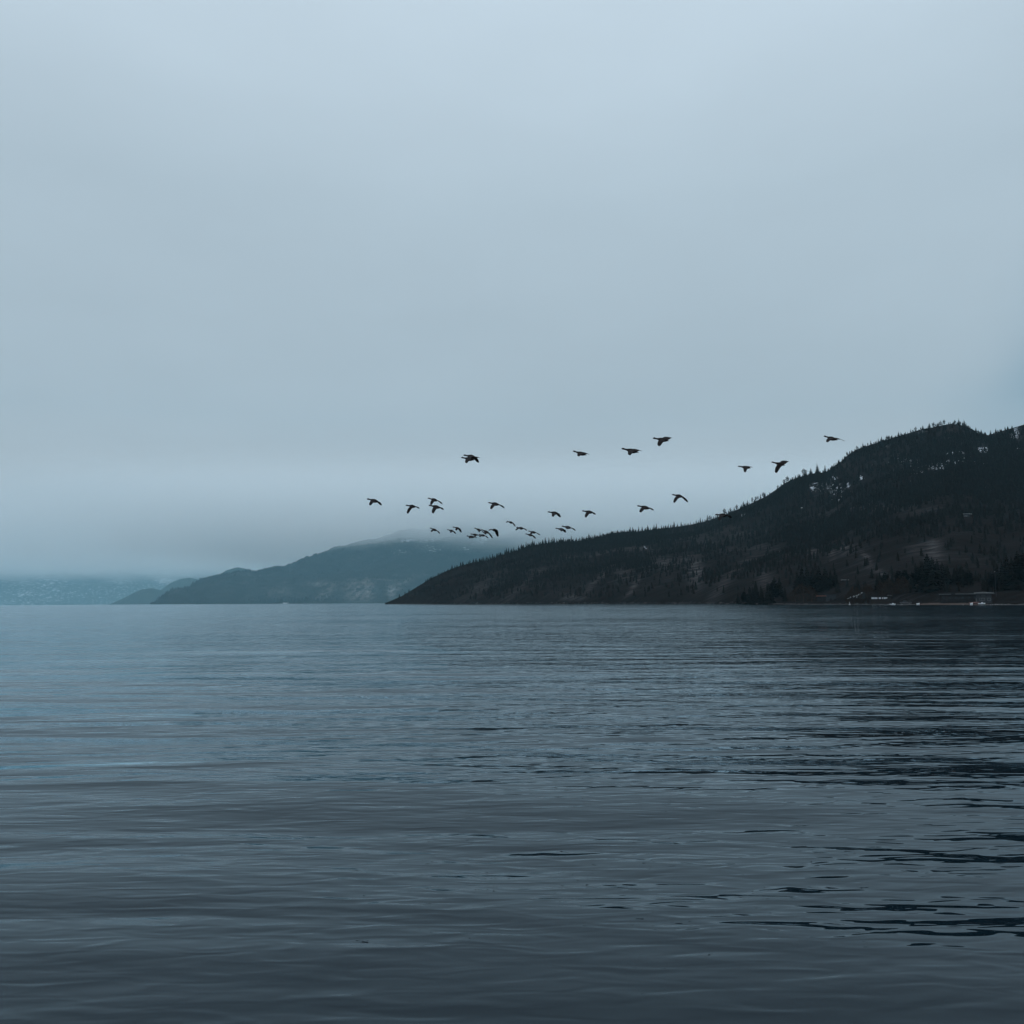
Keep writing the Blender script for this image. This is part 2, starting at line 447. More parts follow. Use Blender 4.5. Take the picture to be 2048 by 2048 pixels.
DS_NEAR = [(a, b * KN) for a, b in [(770, 2250), (900, 1900), (1000, 1680), (1200, 1380), (1400, 1100), (1600, 880), (1800, 745), (2000, 680), (2300, 610), (3000, 640), (4600, 900)]]
DR_NEAR = [(a, b * KN) for a, b in [(770, 2256), (800, 2290), (900, 2350), (1000, 2420), (1200, 2600), (1400, 2560), (1600, 2450), (1800, 2300), (1900, 2250), (2048, 2350), (2400, 2300), (4600, 3000)]]
def g_near(s, cols, dpx):
    b = 0.10 * sstep(0, 0.30, s)
    return b + (1 - 0.10) * (0.55 * max(0.0, (s - 0.16) / 0.84) + 0.45 * s ** 2.2) if s > 0.16 else b + 0.9 * 0.45 * s ** 2.2
CLAY = [(1330, 1142, 22, 16, .9), (1392, 1152, 16, 26, 1.0), (1372, 1132, 30, 9, .6, 20), (1245, 1158, 16, 10, .6), (1200, 1165, 40, 5, .7, 38),
    (1268, 1180, 26, 4, .8, 45), (1145, 1195, 26, 7, .7), (1230, 1110, 55, 6, .75, 12), (1270, 1108, 35, 5, .8), (1135, 1125, 22, 6, .5), (1240, 1090, 22, 5, .55, 15),
    (1625, 1122, 16, 13, .95), (1590, 1130, 24, 7, .8, 30), (1690, 1112, 20, 15, .95), (1665, 1120, 10, 16, .8), (1733, 1132, 14, 5, .9, -40), (1475, 1150, 46, 9, .6, 42),
    (1445, 1180, 50, 10, .45, 42), (1530, 1170, 16, 10, .5), (1867, 1116, 18, 12, .8), (1842, 1118, 30, 6, .5, 10), (1765, 1150, 40, 4, .5, -15), (1700, 1018, 90, 8, .42, 4),
    (1640, 1024, 40, 6, .4, 8), (1790, 1015, 60, 14, .35), (1480, 1065, 60, 8, .35, 10), (1040, 1180, 60, 7, .4, 35), (1080, 1150, 40, 6, .35), (960, 1180, 70, 12, .35, 30),
    (1500, 1105, 80, 8, .30), (1400, 1085, 60, 10, .28), (1895, 880, 18, 26, .35), (1820, 915, 60, 10, .22), (1690, 935, 20, 8, .3)]
SNOW = [(1880, 925, 170, 38, .74), (1660, 975, 90, 26, .70), (1905, 908, 40, 6, 1.0), (1860, 914, 32, 5, .9), (1965, 900, 26, 9, 1.0), (2030, 868, 16, 20, 1.0), (2048, 900, 60, 9, .9), (1880, 938, 40, 7, .9), (1830, 945, 40, 6, .8),
    (1968, 922, 10, 10, 1.0), (1945, 942, 12, 4, 1.0), (1722, 950, 12, 5, 1.0), (1670, 959, 11, 6, 1.0), (1695, 963, 8, 6, 1.0), (1745, 965, 14, 5, .9), (1625, 980, 10, 7, 1.0), (1636, 972, 9, 3, 1.0),
    (1588, 988, 5, 7, .9), (1555, 982, 5, 9, 1.0, 40), (1538, 988, 5, 4, 1.0), (1485, 1033, 14, 4, 1.0, 35), (1562, 1044, 3, 4, 1.0), (1598, 1035, 4, 3, .9), (1651, 1062, 8, 4, .9), (1649, 1011, 6, 3, .9), (1845, 865, 18, 8, .85, 25),
    (1604, 1008, 14, 5, .75), (1678, 988, 5, 7, .9), (1750, 975, 6, 5, .8), (1814, 1012, 7, 3, .9), (1973, 976, 8, 4, .9), (1963, 985, 5, 3, .9), (1900, 1018, 5, 3, .8), (1898, 875, 14, 5, .6), (1700, 905, 14, 5, .8), (1780, 895, 40, 6, .6),
    (1220, 1098, 8, 3, .8), (1290, 1106, 12, 2, .9, -10), (1325, 1106, 10, 2, .75), (1105, 1085, 7, 3, .6), (1368, 1074, 4, 2, .8), (1386, 1056, 4, 2, .8), (1180, 1100, 20, 4, .5), (1430, 1042, 12, 4, .7)]
MASK_NEAR = {
    'clay': lambda PX, PY, SS, P, al, dn: np.clip(blobs(PX, PY, CLAY) + 0.01 + 0.02 * sstep(0.0, 0.15, SS) * sstep(0.45, 0.15, SS), 0, 1),
    'snow': lambda PX, PY, SS, P, al, dn: np.clip(blobs(PX, PY, SNOW), 0, 1)}
cols_near = np.concatenate([np.arange(770, 2090, 2.0), np.linspace(2090, 4600, 150)])
flat_near = lambda c: 3 + 46 * sstep(1480, 1620, c)
me, PN, PXN, PYN, SSN = build_terrain('mountain', cols_near, SKY_NEAR, DS_NEAR, DR_NEAR, 235, g_near, 3, 12.0, MASK_NEAR, flat_near, 0.0, KN)
near = tag(link('mountain', me, hill_material('dark_hillside', (0.0095, 0.0080, 0.0078), (0.085, 0.080, 0.083), (0.026, 0.0245, 0.025), (0.52, 0.57, 0.62), 5.0, KN)), kind='structure')
BVH = BVHTree.FromPolygons([tuple(v.co) for v in me.vertices], [tuple(p.vertices) for p in me.polygons])
def ground(x, y):
    h = BVH.ray_cast(Vector((x, y, 3000)), Vector((0, 0, -1)))
    return h[0].z if h[0] is not None else 0.0
def at_px(px, dist):
    dist = dist * KN; p = unproj(px, 1200, dist); return Vector((p.x, p.y, ground(p.x, p.y)))
def hit_px(px, py):
    d = Fv * FPX + Rv * (px - 1024) + Uv * (1024 - py); d.normalize()
    h = BVH.ray_cast(Vector((0, 0, CAM_H)), d); return h[0]

# --- the blue mountain behind it, its top in cloud
SKY_MID = [(300, 1208.6), (313, 1201.5), (330, 1189), (348, 1181.5), (377, 1176), (388, 1169), (406, 1160), (426, 1157), (450, 1151), (475, 1147), (500, 1144), (510, 1145.5),
    (536, 1139), (559, 1135.5), (584, 1133), (598, 1123), (616, 1117.5), (636, 1113), (653, 1104), (680, 1095), (703, 1089), (732, 1083), (752, 1080), (772, 1073),
    (801, 1063), (825, 1059), (848, 1060), (880, 1054), (940, 1044), (1000, 1038), (1060, 1040), (1120, 1046), (1155, 1050), (1200, 1056), (1250, 1060), (1500, 1050), (2000, 1040)]
DS_MID = [(a, b * 1.12) for a, b in [(300, 8900), (600, 8600), (1000, 8300), (2000, 8300)]]
DR_MID = [(a, b * 1.12) for a, b in [(300, 8950), (400, 10400), (600, 11600), (850, 12700), (1000, 13200), (2000, 13600)]]
def g_mid(s, cols, dpx):
    return 0.12 * sstep(0, 0.2, s) + 0.88 * (0.5 * s + 0.5 * s * s)
CLAY_M = [(715, 1190, 24, 12, .9), (735, 1186, 14, 14, .9, 30), (783, 1187, 10, 9, 1.0, 40), (650, 1192, 22, 6, .6, 25), (640, 1181, 36, 3, .6), (770, 1171, 22, 2, .8), (800, 1180, 30, 6, .5, 30), (560, 1190, 30, 6, .3)]
SNOW_M = [(815, 1088, 50, 8, 1.0, 14), (860, 1085, 60, 12, .95, 10), (800, 1110, 60, 14, .7), (870, 1105, 60, 14, .7), (980, 1080, 60, 12, 1.0, 20), (1020, 1066, 50, 12, 1.0, 25), (930, 1105, 16, 4, .9), (770, 1100, 12, 6, .7), (740, 1105, 10, 6, .5)]
MASK_MID = {'clay': lambda PX, PY, SS, P, al, dn: np.clip(blobs(PX, PY, CLAY_M), 0, 1), 'snow': lambda PX, PY, SS, P, al, dn: np.clip(blobs(PX, PY, SNOW_M), 0, 1)}
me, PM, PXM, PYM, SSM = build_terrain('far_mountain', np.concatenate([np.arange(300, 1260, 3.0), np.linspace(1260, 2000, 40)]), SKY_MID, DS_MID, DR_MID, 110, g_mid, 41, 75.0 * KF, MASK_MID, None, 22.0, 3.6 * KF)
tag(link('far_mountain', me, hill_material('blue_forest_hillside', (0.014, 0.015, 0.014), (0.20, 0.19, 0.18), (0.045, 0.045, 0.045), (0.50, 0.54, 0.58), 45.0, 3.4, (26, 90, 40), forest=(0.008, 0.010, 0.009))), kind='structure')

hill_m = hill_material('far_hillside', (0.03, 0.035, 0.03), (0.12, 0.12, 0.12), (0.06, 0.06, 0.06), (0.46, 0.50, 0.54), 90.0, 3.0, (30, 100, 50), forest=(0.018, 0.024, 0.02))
def hill(name, sky, Ds, Dr, x0, x1, seed, relief=20, snow=None, step=4.0, scale=6.0):
    mk = {'clay': lambda PX, PY, SS, P, al, dn: PX * 0, 'snow': (lambda PX, PY, SS, P, al, dn: PX * 0) if snow is None else snow}
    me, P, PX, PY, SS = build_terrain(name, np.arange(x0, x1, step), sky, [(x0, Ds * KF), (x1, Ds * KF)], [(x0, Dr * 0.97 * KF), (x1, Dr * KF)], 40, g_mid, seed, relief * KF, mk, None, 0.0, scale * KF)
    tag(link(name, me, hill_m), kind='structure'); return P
hill('hill', [(215, 1208.9), (220, 1208.4), (246, 1197), (267, 1186), (284, 1178.5), (304, 1176.5), (319, 1180), (360, 1190), (460, 1205)], 13500, 14500, 216, 460, 61, 14)
hill('hill', [(290, 1208), (322, 1180), (342, 1165.5), (362, 1158), (380, 1155.5), (397, 1159.5), (430, 1165), (520, 1190), (600, 1205)], 15000, 16000, 292, 600, 62, 14)
hill('hill', [(400, 1185), (435, 1152.5), (452, 1141), (475, 1134.5), (493, 1138), (507, 1145), (530, 1155), (600, 1190)], 12500, 13500, 400, 600, 63, 14)
PF = hill('far_shore', [(-2600, 1120), (-900, 1125), (-300, 1128), (0, 1138), (40, 1130), (90, 1141), (150, 1127), (210, 1136), (260, 1126), (300, 1133), (340, 1128), (420, 1132), (700, 1120)], 22500, 25500, -2600, 700, 71, 95,
     snow=lambda PX, PY, SS, P, al, dn: 0.74 * sstep(1140, 1160, PY) + 0.2 * fbm(PX / 50, PY / 12, 5, 3) + blobs(PX, PY, [(334, 1158, 16, 6, .6)]), step=7.0, scale=9.0)

# ------------------------------------------------------------------ conifers
def leaf_mat(name, col): return mat(name, col, 1.0, 0.0, (0.35, 0.35))
NEEDLE = leaf_mat('dark_needles', (0.011, 0.0105, 0.0095))
BARK = mat('bark', (0.035, 0.028, 0.024), 0.95, 0.05)
TWIG = mat('willow_twigs', (0.030, 0.0165, 0.009), 0.95, 0.05, (0.8, 0.35))
FARNEEDLE = leaf_mat('far_needles', (0.007, 0.009, 0.008))

def conifer_template(whorls, per, seed, kind='fir'):
    """unit height tree: tapered trunk and drooping branches with gaps between them"""
    rg = random.Random(seed); v, f, mi = [], [], []
    k = 5
    for i, (z, r) in enumerate(((0, 0.018), (0.45, 0.012), (0.97, 0.002))):
        for a in range(k): v.append((math.cos(a * 2 * math.pi / k) * r, math.sin(a * 2 * math.pi / k) * r, z))
    for i in range(2):
        for a in range(k):
            f.append((i * k + a, i * k + (a + 1) % k, (i + 1) * k + (a + 1) % k, (i + 1) * k + a)); mi.append(1)
    z0 = {'fir': 0.10, 'pine': 0.30, 'slim': 0.08}[kind]
    for wv in range(whorls):
        t = wv / (whorls - 1)
        z = z0 + (0.965 - z0) * t
        if kind == 'fir': R = 0.33 * (1 - t) ** 0.85 + 0.02
        elif kind == 'slim': R = 0.24 * (1 - t) ** 0.75 + 0.02
        else: R = 0.27 * math.sin(math.pi * min(1, 0.22 + 0.78 * t)) ** 0.7 + 0.02
        n_ = max(4, int(per * (1 - 0.5 * t)))
        a0 = rg.random() * 6.28
        for b in range(n_):
            if rg.random() < 0.14: continue
            a = a0 + b * 2 * math.pi / n_ + rg.uniform(-0.25, 0.25)
            r = R * rg.uniform(0.62, 1.18)
            droop = (-0.28 if kind != 'pine' else 0.10) * r + rg.uniform(-0.015, 0.01)
            wd = r * 0.75 + 0.02; th = 0.045 if kind != 'pine' else 0.07
            ca, sa = math.cos(a), math.sin(a)
            s = len(v)
            v.append((0, 0, z + 0.035))
            v.append((ca * r * 0.6 - sa * wd * 0.5, sa * r * 0.6 + ca * wd * 0.5, z + droop * 0.5))
            v.append((ca * r, sa * r, z + droop))
            v.append((ca * r * 0.6 + sa * wd * 0.5, sa * r * 0.6 - ca * wd * 0.5, z + droop * 0.5))
            v.append((ca * r * 0.5, sa * r * 0.5, z + droop * 0.5 - th))
            f += [(s, s + 1, s + 4), (s + 1, s + 2, s + 4), (s + 2, s + 3, s + 4), (s + 3, s, s + 4), (s, s + 3, s + 2, s + 1)]
            mi += [0] * 5
    s = len(v)
    v += [(0.012, 0, 0.93), (-0.006, 0.011, 0.93), (-0.006, -0.011, 0.93), (0, 0, 1.0)]
    f += [(s, s + 1, s + 3), (s + 1, s + 2, s + 3), (s + 2, s, s + 3)]; mi += [0] * 3
    return v, f, mi

def tree_meshes(v, f, mi):
    out_ = []
    for nm, k, mt in (('trunk', 1, BARK), ('crown', 0, NEEDLE)):
        fs = [q for q, m_ in zip(f, mi) if m_ == k]; used = sorted({i_ for q in fs for i_ in q}); idx = {a: b for b, a in enumerate(used)}
        me = bpy.data.meshes.new(nm); me.from_pydata([v[a] for a in used], [], [tuple(idx[a] for a in q) for q in fs]); me.update()
        me.materials.append(mt); out_.append((nm, me))
    return out_

def low_templates():
    T = []
    for sd in range(5):
        rg = random.Random(sd); v, f = [], []
        v += [(0.014, 0, 0), (-0.008, 0.013, 0), (-0.008, -0.013, 0), (0, 0, 0.5)]
        f += [(0, 1, 3), (1, 2, 3), (2, 0, 3)]
        lay = 4
        for i in range(lay):
            t = i / lay; z = 0.10 + 0.78 * t; R = (0.21 if sd < 3 else 0.16) * (1 - t) ** 0.8 + 0.02
            s = len(v); top = min(1.0, z + 0.34)
            v.append((rg.uniform(-.01, .01), rg.uniform(-.01, .01), top))
            k = 5; a0 = rg.random() * 6
            for b in range(k):
                a = a0 + b * 2 * math.pi / k; r = R * rg.uniform(0.65, 1.25)
                v.append((math.cos(a) * r, math.sin(a) * r, z + rg.uniform(-0.03, 0.03)))
            for b in range(k): f.append((s, s + 1 + b, s + 1 + (b + 1) % k))
        T.append((np.array(v), np.array(f)))
    return T
LOW = low_templates()

def forest_mesh(name, pts, hs, wid=1.0):
    vs_, fs_ = [], []; base = 0
    pts = np.asarray(pts); hs = np.asarray(hs); ti = RNG.integers(0, len(LOW), len(pts))
    for k, (tv, tf) in enumerate(LOW):
        sel = ti == k; n = sel.sum()
        if n == 0: continue
        a = RNG.random(n) * 6.283; h = hs[sel]; wsc = h * RNG.uniform(0.75, 1.35, n) * wid
        x = tv[None, :, 0] * np.cos(a)[:, None] - tv[None, :, 1] * np.sin(a)[:, None]
        y = tv[None, :, 0] * np.sin(a)[:, None] + tv[None, :, 1] * np.cos(a)[:, None]
        co = np.stack([x * wsc[:, None], y * wsc[:, None], tv[None, :, 2] * h[:, None]], -1) + pts[sel][:, None, :]
        vs_.append(co.reshape(-1, 3)); fs_.append((tf[None] + (np.arange(n) * len(tv))[:, None, None] + base).reshape(-1, 3)); base += n * len(tv)
    return np_mesh(name, np.concatenate(vs_), None, np.concatenate(fs_), smooth=False)

def scatter(P, PX, PY, SS, n, dens, seed):
    rg = np.random.default_rng(seed)
    q = P[1:-6]; nr, nc = q.shape[:2]
    a = q[1:, 1:] - q[:-1, :-1]; b = q[1:, :-1] - q[:-1, 1:]
    ar = np.linalg.norm(np.cross(a, b), axis=-1) * 0.5
    # equal numbers per picture area would overfill the near ground; true area keeps the spacing real
    wgt = ar * dens(PX[1:-6][:-1, :-1], PY[1:-6][:-1, :-1], SS[1:-6][:-1, :-1], q[:-1, :-1])
    cdf = np.cumsum(wgt.ravel()); cdf /= cdf[-1]
    idx = np.searchsorted(cdf, rg.random(n)); i, j = np.divmod(idx, nc - 1)
    u, v = rg.random(n)[:, None], rg.random(n)[:, None]
    p = (q[i, j] * (1 - u) + q[i, j + 1] * u) * (1 - v) + (q[i + 1, j] * (1 - u) + q[i + 1, j + 1] * u) * v
    return p, PX[1:-6][i, j], PY[1:-6][i, j]

OPEN = [(1330, 1142, 26, 18, 1), (1392, 1152, 20, 28, 1), (1245, 1158, 22, 12, 1), (1230, 1110, 60, 8, .95, 12), (1270, 1108, 40, 6, .95), (1625, 1122, 20, 14, 1), (1690, 1114, 26, 18, 1),
    (1475, 1150, 50, 14, .95, 42), (1445, 1180, 50, 12, .9, 42), (1867, 1116, 20, 13, 1), (1700, 1018, 95, 12, .93, 4), (1790, 1020, 60, 16, .9), (1480, 1065, 60, 10, .85, 10), (1640, 1024, 50, 9, .9),
    (1040, 1180, 70, 12, .9, 35), (960, 1180, 80, 14, .9, 30), (1180, 1175, 90, 16, .92), (1300, 1180, 120, 18, .93), (1500, 1105, 80, 10, .85), (1400, 1085, 60, 12, .8), (1690, 935, 26, 16, .9),
    (1905, 908, 44, 10, .95), (1965, 900, 30, 13, .95), (2040, 880, 24, 30, .9), (1850, 940, 60, 12, .85), (1722, 952, 14, 8, .9), (1672, 962, 14, 8, .9), (1627, 980, 14, 9, .9), (1700, 1150, 60, 20, .8), (900, 1165, 60, 10, .8, 35), (1485, 1033, 16, 6, 1), (1880, 938, 40, 8, .7)]
def dens_near(PX, PY, SS, q):
    nn = fbm(q[..., 0] / 120, q[..., 1] / 160, 77, 4)
    d = 0.4 + 1.4 * sstep(-0.15, 0.2, nn)
    d = d * (0.26 + 0.74 * sstep(0.12, 0.5, SS)) * (SS < 0.975)
    d = d * (1 - np.clip(blobs(PX, PY, OPEN), 0, 0.985))
    d = d * np.where(PX > 2120, 0.15, 1.0) * np.where((PX < 850), 0.4, 1)
    d = d * (q[..., 2] > 6) * np.where(PX > 1560, 1 - 0.9 * (SS < 0.07), 1)
    return d
pts, pxs, pys = scatter(PN, PXN, PYN, SSN, 21000, dens_near, 21)
hs = RNG.uniform(5, 11, len(pts)) * np.where(pts[:, 2] < 60, 0.72, 1.0)
pts[:, 2] -= 0.6
o = link('conifer_forest', forest_mesh('conifer_forest', pts, hs), NEEDLE)
tag(o, 'dark conifer forest spread over the slopes of the near mountain', 'forest', kind='stuff')

# individual conifers: along the skyline and beside the shore on the right
PROTO = []
for i, (kd, wh, pr) in enumerate((('fir', 11, 7), ('slim', 12, 6), ('fir', 9, 8), ('pine', 7, 7), ('pine', 6, 8), ('slim', 10, 7))):
    v, f, mi = conifer_template(wh, pr, 100 + i, kd)
    PROTO.append(tree_meshes(v, f, mi))
BIG = []
for i, (kd, wh, pr) in enumerate((('fir', 17, 9), ('slim', 18, 8), ('fir', 15, 10), ('pine', 11, 10))):
    v, f, mi = conifer_template(wh, pr, 200 + i, kd)
    BIG.append(tree_meshes(v, f, mi))
def put_tree(me, p, h, wd, label, group):
    o = bpy.data.objects.new('conifer_tree', None); C.objects.link(o)
    for nm, md in me:
        q = bpy.data.objects.new(nm, md); C.objects.link(q); q.parent = o
    o.location = (p[0], p[1], p[2] - 0.4); o.scale = (h * wd, h * wd, h); o.rotation_euler = (0, 0, random.random() * 6.28)
    tag(o, label, 'tree', group)
    return o
ORD = ('first second third fourth fifth sixth seventh eighth ninth tenth eleventh twelfth thirteenth fourteenth fifteenth sixteenth seventeenth eighteenth nineteenth twentieth '
       'twenty-first twenty-second twenty-third twenty-fourth twenty-fifth twenty-sixth twenty-seventh twenty-eighth twenty-ninth thirtieth thirty-first thirty-second thirty-third '
       'thirty-fourth thirty-fifth thirty-sixth thirty-seventh thirty-eighth thirty-ninth fortieth forty-first forty-second forty-third forty-fourth forty-fifth').split()
KIND = {0: 'pointed fir', 1: 'slim spire-shaped conifer', 2: 'pointed fir', 3: 'round-headed pine', 4: 'round-headed pine', 5: 'slim spire-shaped conifer'}
STRETCH = [  # px range, spacing, height px range, place, group, prototypes
    (880, 1010, (3, 8), (5, 11), 'on the low left end of the dark skyline', 'conifers on the low left end of the skyline', (0, 1, 2)),
    (1010, 1200, (3.2, 6.5), (6, 12), 'on the skyline under the overlapping geese', 'conifers on the skyline under the overlapping geese', (0, 1, 2, 0)),
    (1200, 1400, (3.6, 7.5), (5, 11), 'on the gently rising middle skyline', 'conifers on the gently rising skyline', (0, 1, 1, 2)),
    (1400, 1545, (3.2, 6.0), (6, 12), 'on the steepening skyline above the brown goose', 'conifers on the steepening skyline', (0, 2, 3, 1)),
    (1700, 1860, (3.6, 7), (5, 12), 'on the shoulder left of the summit', 'trees on the shoulder below the summit', (0, 3, 4, 2)),
    (1860, 1962, (2.6, 5), (6, 12), 'on the rounded summit', 'trees on the rounded summit', (0, 3, 4, 2)),
    (1962, 2044, (3, 6), (4, 10), 'on the skyline right of the summit notch', 'trees right of the notch', (0, 2, 3, 0))]
for (x0, x1, sp, hp, pl, gp, pr) in STRETCH:
    x = x0 + random.uniform(0, 4); n_t = 0
    while x < x1 and n_t < len(ORD):
        D = float(interp(DR_NEAR, x)) * random.uniform(0.993, 1.0)
        p = at_px(x, D / KN); hpx = random.uniform(*hp)
        if random.random() < 0.25: hpx *= 0.6
        k = random.choice(pr); size = 'small' if hpx < (hp[0] + hp[1]) / 2 else 'tall'
        put_tree(PROTO[k], p, 1.15 * hpx * D / FPX, random.uniform(0.8, 1.2), '%s %s, %s from left %s' % (size, KIND[k], ORD[n_t], pl), gp); n_t += 1
        x += random.uniform(*sp)
for (x, hpx, k, wd, lb) in ((1577, 9, 3, 1.2, 'left one of two round-headed pines standing together on the skyline'), (1584, 11, 4, 1.3, 'right one of two round-headed pines standing together on the skyline'),
        (1564, 7, 3, 1.0, 'small round tree just left of the two round-headed pines on the skyline'), (1606, 8, 2, 1.1, 'short dark fir between the round-headed pines and the broad bushy pine on the skyline'),
        (1618, 14, 4, 1.35, 'broad bushy pine on the skyline left of the tall pointed fir'), (1632, 11, 2, 1.5, 'wide low conifer between the bushy pine and the tall pointed fir'),
        (1645, 18, 0, 1.05, 'tall pointed fir standing highest above the skyline below the bare rock slope'), (1661, 13, 2, 0.9, 'pointed fir at the foot of the bare rock slope on the skyline'),
        (1651, 6, 2, 1.3, 'low conifer tucked between the two pointed firs on the skyline'), (1591, 5, 2, 1.2, 'little fir on the skyline close right of the round-headed pines'),
        (1697, 6, 1, 1.0, 'thin lone tree at the top of the bare rock slope')):
    D = float(interp(DR_NEAR, x)) * 0.998
    put_tree(PROTO[k], at_px(x, D / KN), 1.2 * hpx * D / FPX, wd, lb, None)
SHORE = [  # px, distance, height px, label group index
    (1500, 960, 52), (1512, 985, 60), (1524, 960, 46), (1538, 950, 58), (1549, 955, 66), (1560, 990, 55), (1570, 970, 40), (1488, 1000, 40), (1476, 1010, 36),
    (1596, 990, 58), (1606, 985, 74), (1616, 990, 66), (1628, 995, 58), (1640, 975, 68), (1652, 965, 64), (1663, 970, 50), (1672, 980, 46),
    (1838, 850, 60), (1848, 835, 78), (1858, 840, 92), (1868, 830, 86), (1878, 840, 74), (1888, 850, 62), (1898, 860, 50), (1826, 860, 48), (1812, 870, 52), (1800, 880, 46),
    (1988, 790, 50), (1998, 800, 64), (2008, 790, 72), (2018, 800, 84), (2028, 790, 78), (2040, 795, 92), (2052, 790, 88), (2066, 780, 80), (1940, 830, 46), (1926, 840, 54), (1912, 850, 44), (1756, 880, 38), (1772, 890, 44), (1786, 885, 36)]
SL = [(1590, 'in the lakeside conifers left of the first willow', 'lakeside conifers left of the willows'),
      (1700, 'in the conifers behind the red-roofed hut', 'lakeside conifers behind the red-roofed hut'),
      (1820, 'in the conifers behind the white-panelled boathouse', 'conifers behind the white-panelled boathouse'),
      (1905, 'in the tall conifers left of the long lodge', 'conifers left of the long lodge'),
      (1960, 'in the conifers right behind the long lodge', 'conifers behind the long lodge'),
      (9999, 'in the tall conifers right of the two-storey house', 'conifers right of the two-storey house')]
cnt = {}
for (x, D, hpx) in sorted(SHORE):
    pl, gp = next((l_, g_) for (lim, l_, g_) in SL if x < lim)
    cnt[gp] = cnt.get(gp, -1) + 1
    k = random.randrange(4)
    put_tree(BIG[k], at_px(x, D), hpx * 0.72 * D * KN / FPX, random.uniform(0.8, 1.1), 'dark %s, %s from left %s' % (('broad fir', 'slim conifer', 'broad fir', 'bushy pine')[k], ORD[cnt[gp]], pl), gp)

# specks of forest on the blue mountain
def dens_mid(PX, PY, SS, q):
    nn = fbm(q[..., 0] / 800, q[..., 1] / 800, 31, 4)
    return (0.3 + sstep(-0.1, 0.3, nn)) * (q[..., 2] > 8) * (PX < 1000) * (1 - 0.9 * np.clip(blobs(PX, PY, CLAY_M), 0, 1)) + 40.0 * (SS > 0.975) * (PX < 1000)
pts2, _, _ = scatter(PM, PXM, PYM, SSM, 6500, dens_mid, 23)
hs2 = RNG.uniform(14, 32, len(pts2)); pts2[:, 2] -= 1
shp = []; shh = []
for _ in range(170):
    x = random.choice([random.gauss(600, 14), random.gauss(640, 14), random.gauss(560, 14), random.uniform(430, 780), random.gauss(665, 10)])
    D = (8700 + random.uniform(0, 60)) * 1.12; p = unproj(x, 1200, D); shp.append((p.x, p.y, 1.0)); shh.append(random.uniform(24, 58) * (1.15 if 540 < x < 690 else 0.5))
pts2 = np.concatenate([pts2, np.array(shp)]); hs2 = np.concatenate([hs2, np.array(shh)])
tag(link('far_forest', forest_mesh('far_forest', pts2, hs2, 1.1), FARNEEDLE), 'hazy conifer woods covering the blue mountain across the lake', 'forest', kind='stuff')

# ------------------------------------------------------------------ builders for small things
def box(v, f, x0, x1, y0, y1, z0, z1):
    s = len(v); v += [(x0, y0, z0), (x1, y0, z0), (x1, y1, z0), (x0, y1, z0), (x0, y0, z1), (x1, y0, z1), (x1, y1, z1), (x0, y1, z1)]
    f += [(s, s + 3, s + 2, s + 1), (s + 4, s + 5, s + 6, s + 7), (s, s + 1, s + 5, s + 4), (s + 1, s + 2, s + 6, s + 5), (s + 2, s + 3, s + 7, s + 6), (s + 3, s, s + 4, s + 7)]
def part(name, boxes, mt, parent, label=None):
    v, f = [], []
    for b in boxes: box(v, f, *b)
    me = bpy.data.meshes.new(name); me.from_pydata(v, [], f); me.update()
    o = link(name, me, mt, parent)
    if label: o['label'] = label
    return o
def poly(name, v, f, mt, parent=None, smooth=False):
    me = bpy.data.meshes.new(name); me.from_pydata(v, [], f); me.update()
    if smooth: me.polygons.foreach_set('use_smooth', [True] * len(f))
    return link(name, me, mt, parent)
def thing(name, loc, label, cat, rz=0, group=None, sc=KN):
    o = bpy.data.objects.new(name, None); C.objects.link(o); o.location = loc; o.rotation_euler = (0, 0, rz); o.scale = (sc, sc, sc)
    return tag(o, label, cat, group)
DARKW = mat('dark_boards', (0.014, 0.013, 0.014), 0.8, 0.3, (0.6, 0.3))
GREYW = mat('grey_boards', (0.030, 0.032, 0.037), 0.8, 0.3, (0.6, 0.2))
BROWNW = mat('brown_boards', (0.020, 0.014, 0.011), 0.8, 0.3, (0.6, 0.3))
WHITE = mat('white_paint', (0.62, 0.64, 0.67), 0.5, 0.4)
PALE = mat('pale_trim', (0.17, 0.18, 0.19), 0.6, 0.4)
REDROOF = mat('red_roofing', (0.34, 0.14, 0.10), 0.7, 0.3, (0.4, 0.2))
ROOFM = mat('roof_felt', (0.022, 0.022, 0.024), 0.8, 0.3, (0.4, 0.2))
SNOWM = mat('snow_cover', (0.74, 0.77, 0.80), 0.9, 0.2, (0.5, 0.06))
GLASS = mat('dark_glass', (0.03, 0.035, 0.04), 0.08, 0.5)
REDHULL = mat('dull_red_hull', (0.085, 0.032, 0.028), 0.5, 0.4, (1.5, 0.2))
RUBBER = mat('rubber', (0.02, 0.02, 0.02), 0.8, 0.2)
PAINT = mat('dark_paint', (0.05, 0.052, 0.06), 0.35, 0.5)
def face_cam(p): return math.atan2(-p[0], p[1])     # rotate a thing's -y front towards the lake

def window(root, x, z, w_, h_, y, trim=WHITE, bars=1):
    fr = part('window', [(x - w_ / 2 - .12, x - w_ / 2, y - .08, y + .02, z - .12, z + h_ + .12), (x + w_ / 2, x + w_ / 2 + .12, y - .08, y + .02, z - .12, z + h_ + .12),
                         (x - w_ / 2, x + w_ / 2, y - .08, y + .02, z - .12, z), (x - w_ / 2, x + w_ / 2, y - .08, y + .02, z + h_, z + h_ + .12)] +
              [(x - w_ / 2 + w_ * (k + 1) / (bars + 1) - .05, x - w_ / 2 + w_ * (k + 1) / (bars + 1) + .05, y - .07, y - .01, z, z + h_) for k in range(bars)], trim, root)
    part('pane', [(x - w_ / 2, x + w_ / 2, y - .03, y + .01, z, z + h_)], GLASS, fr)

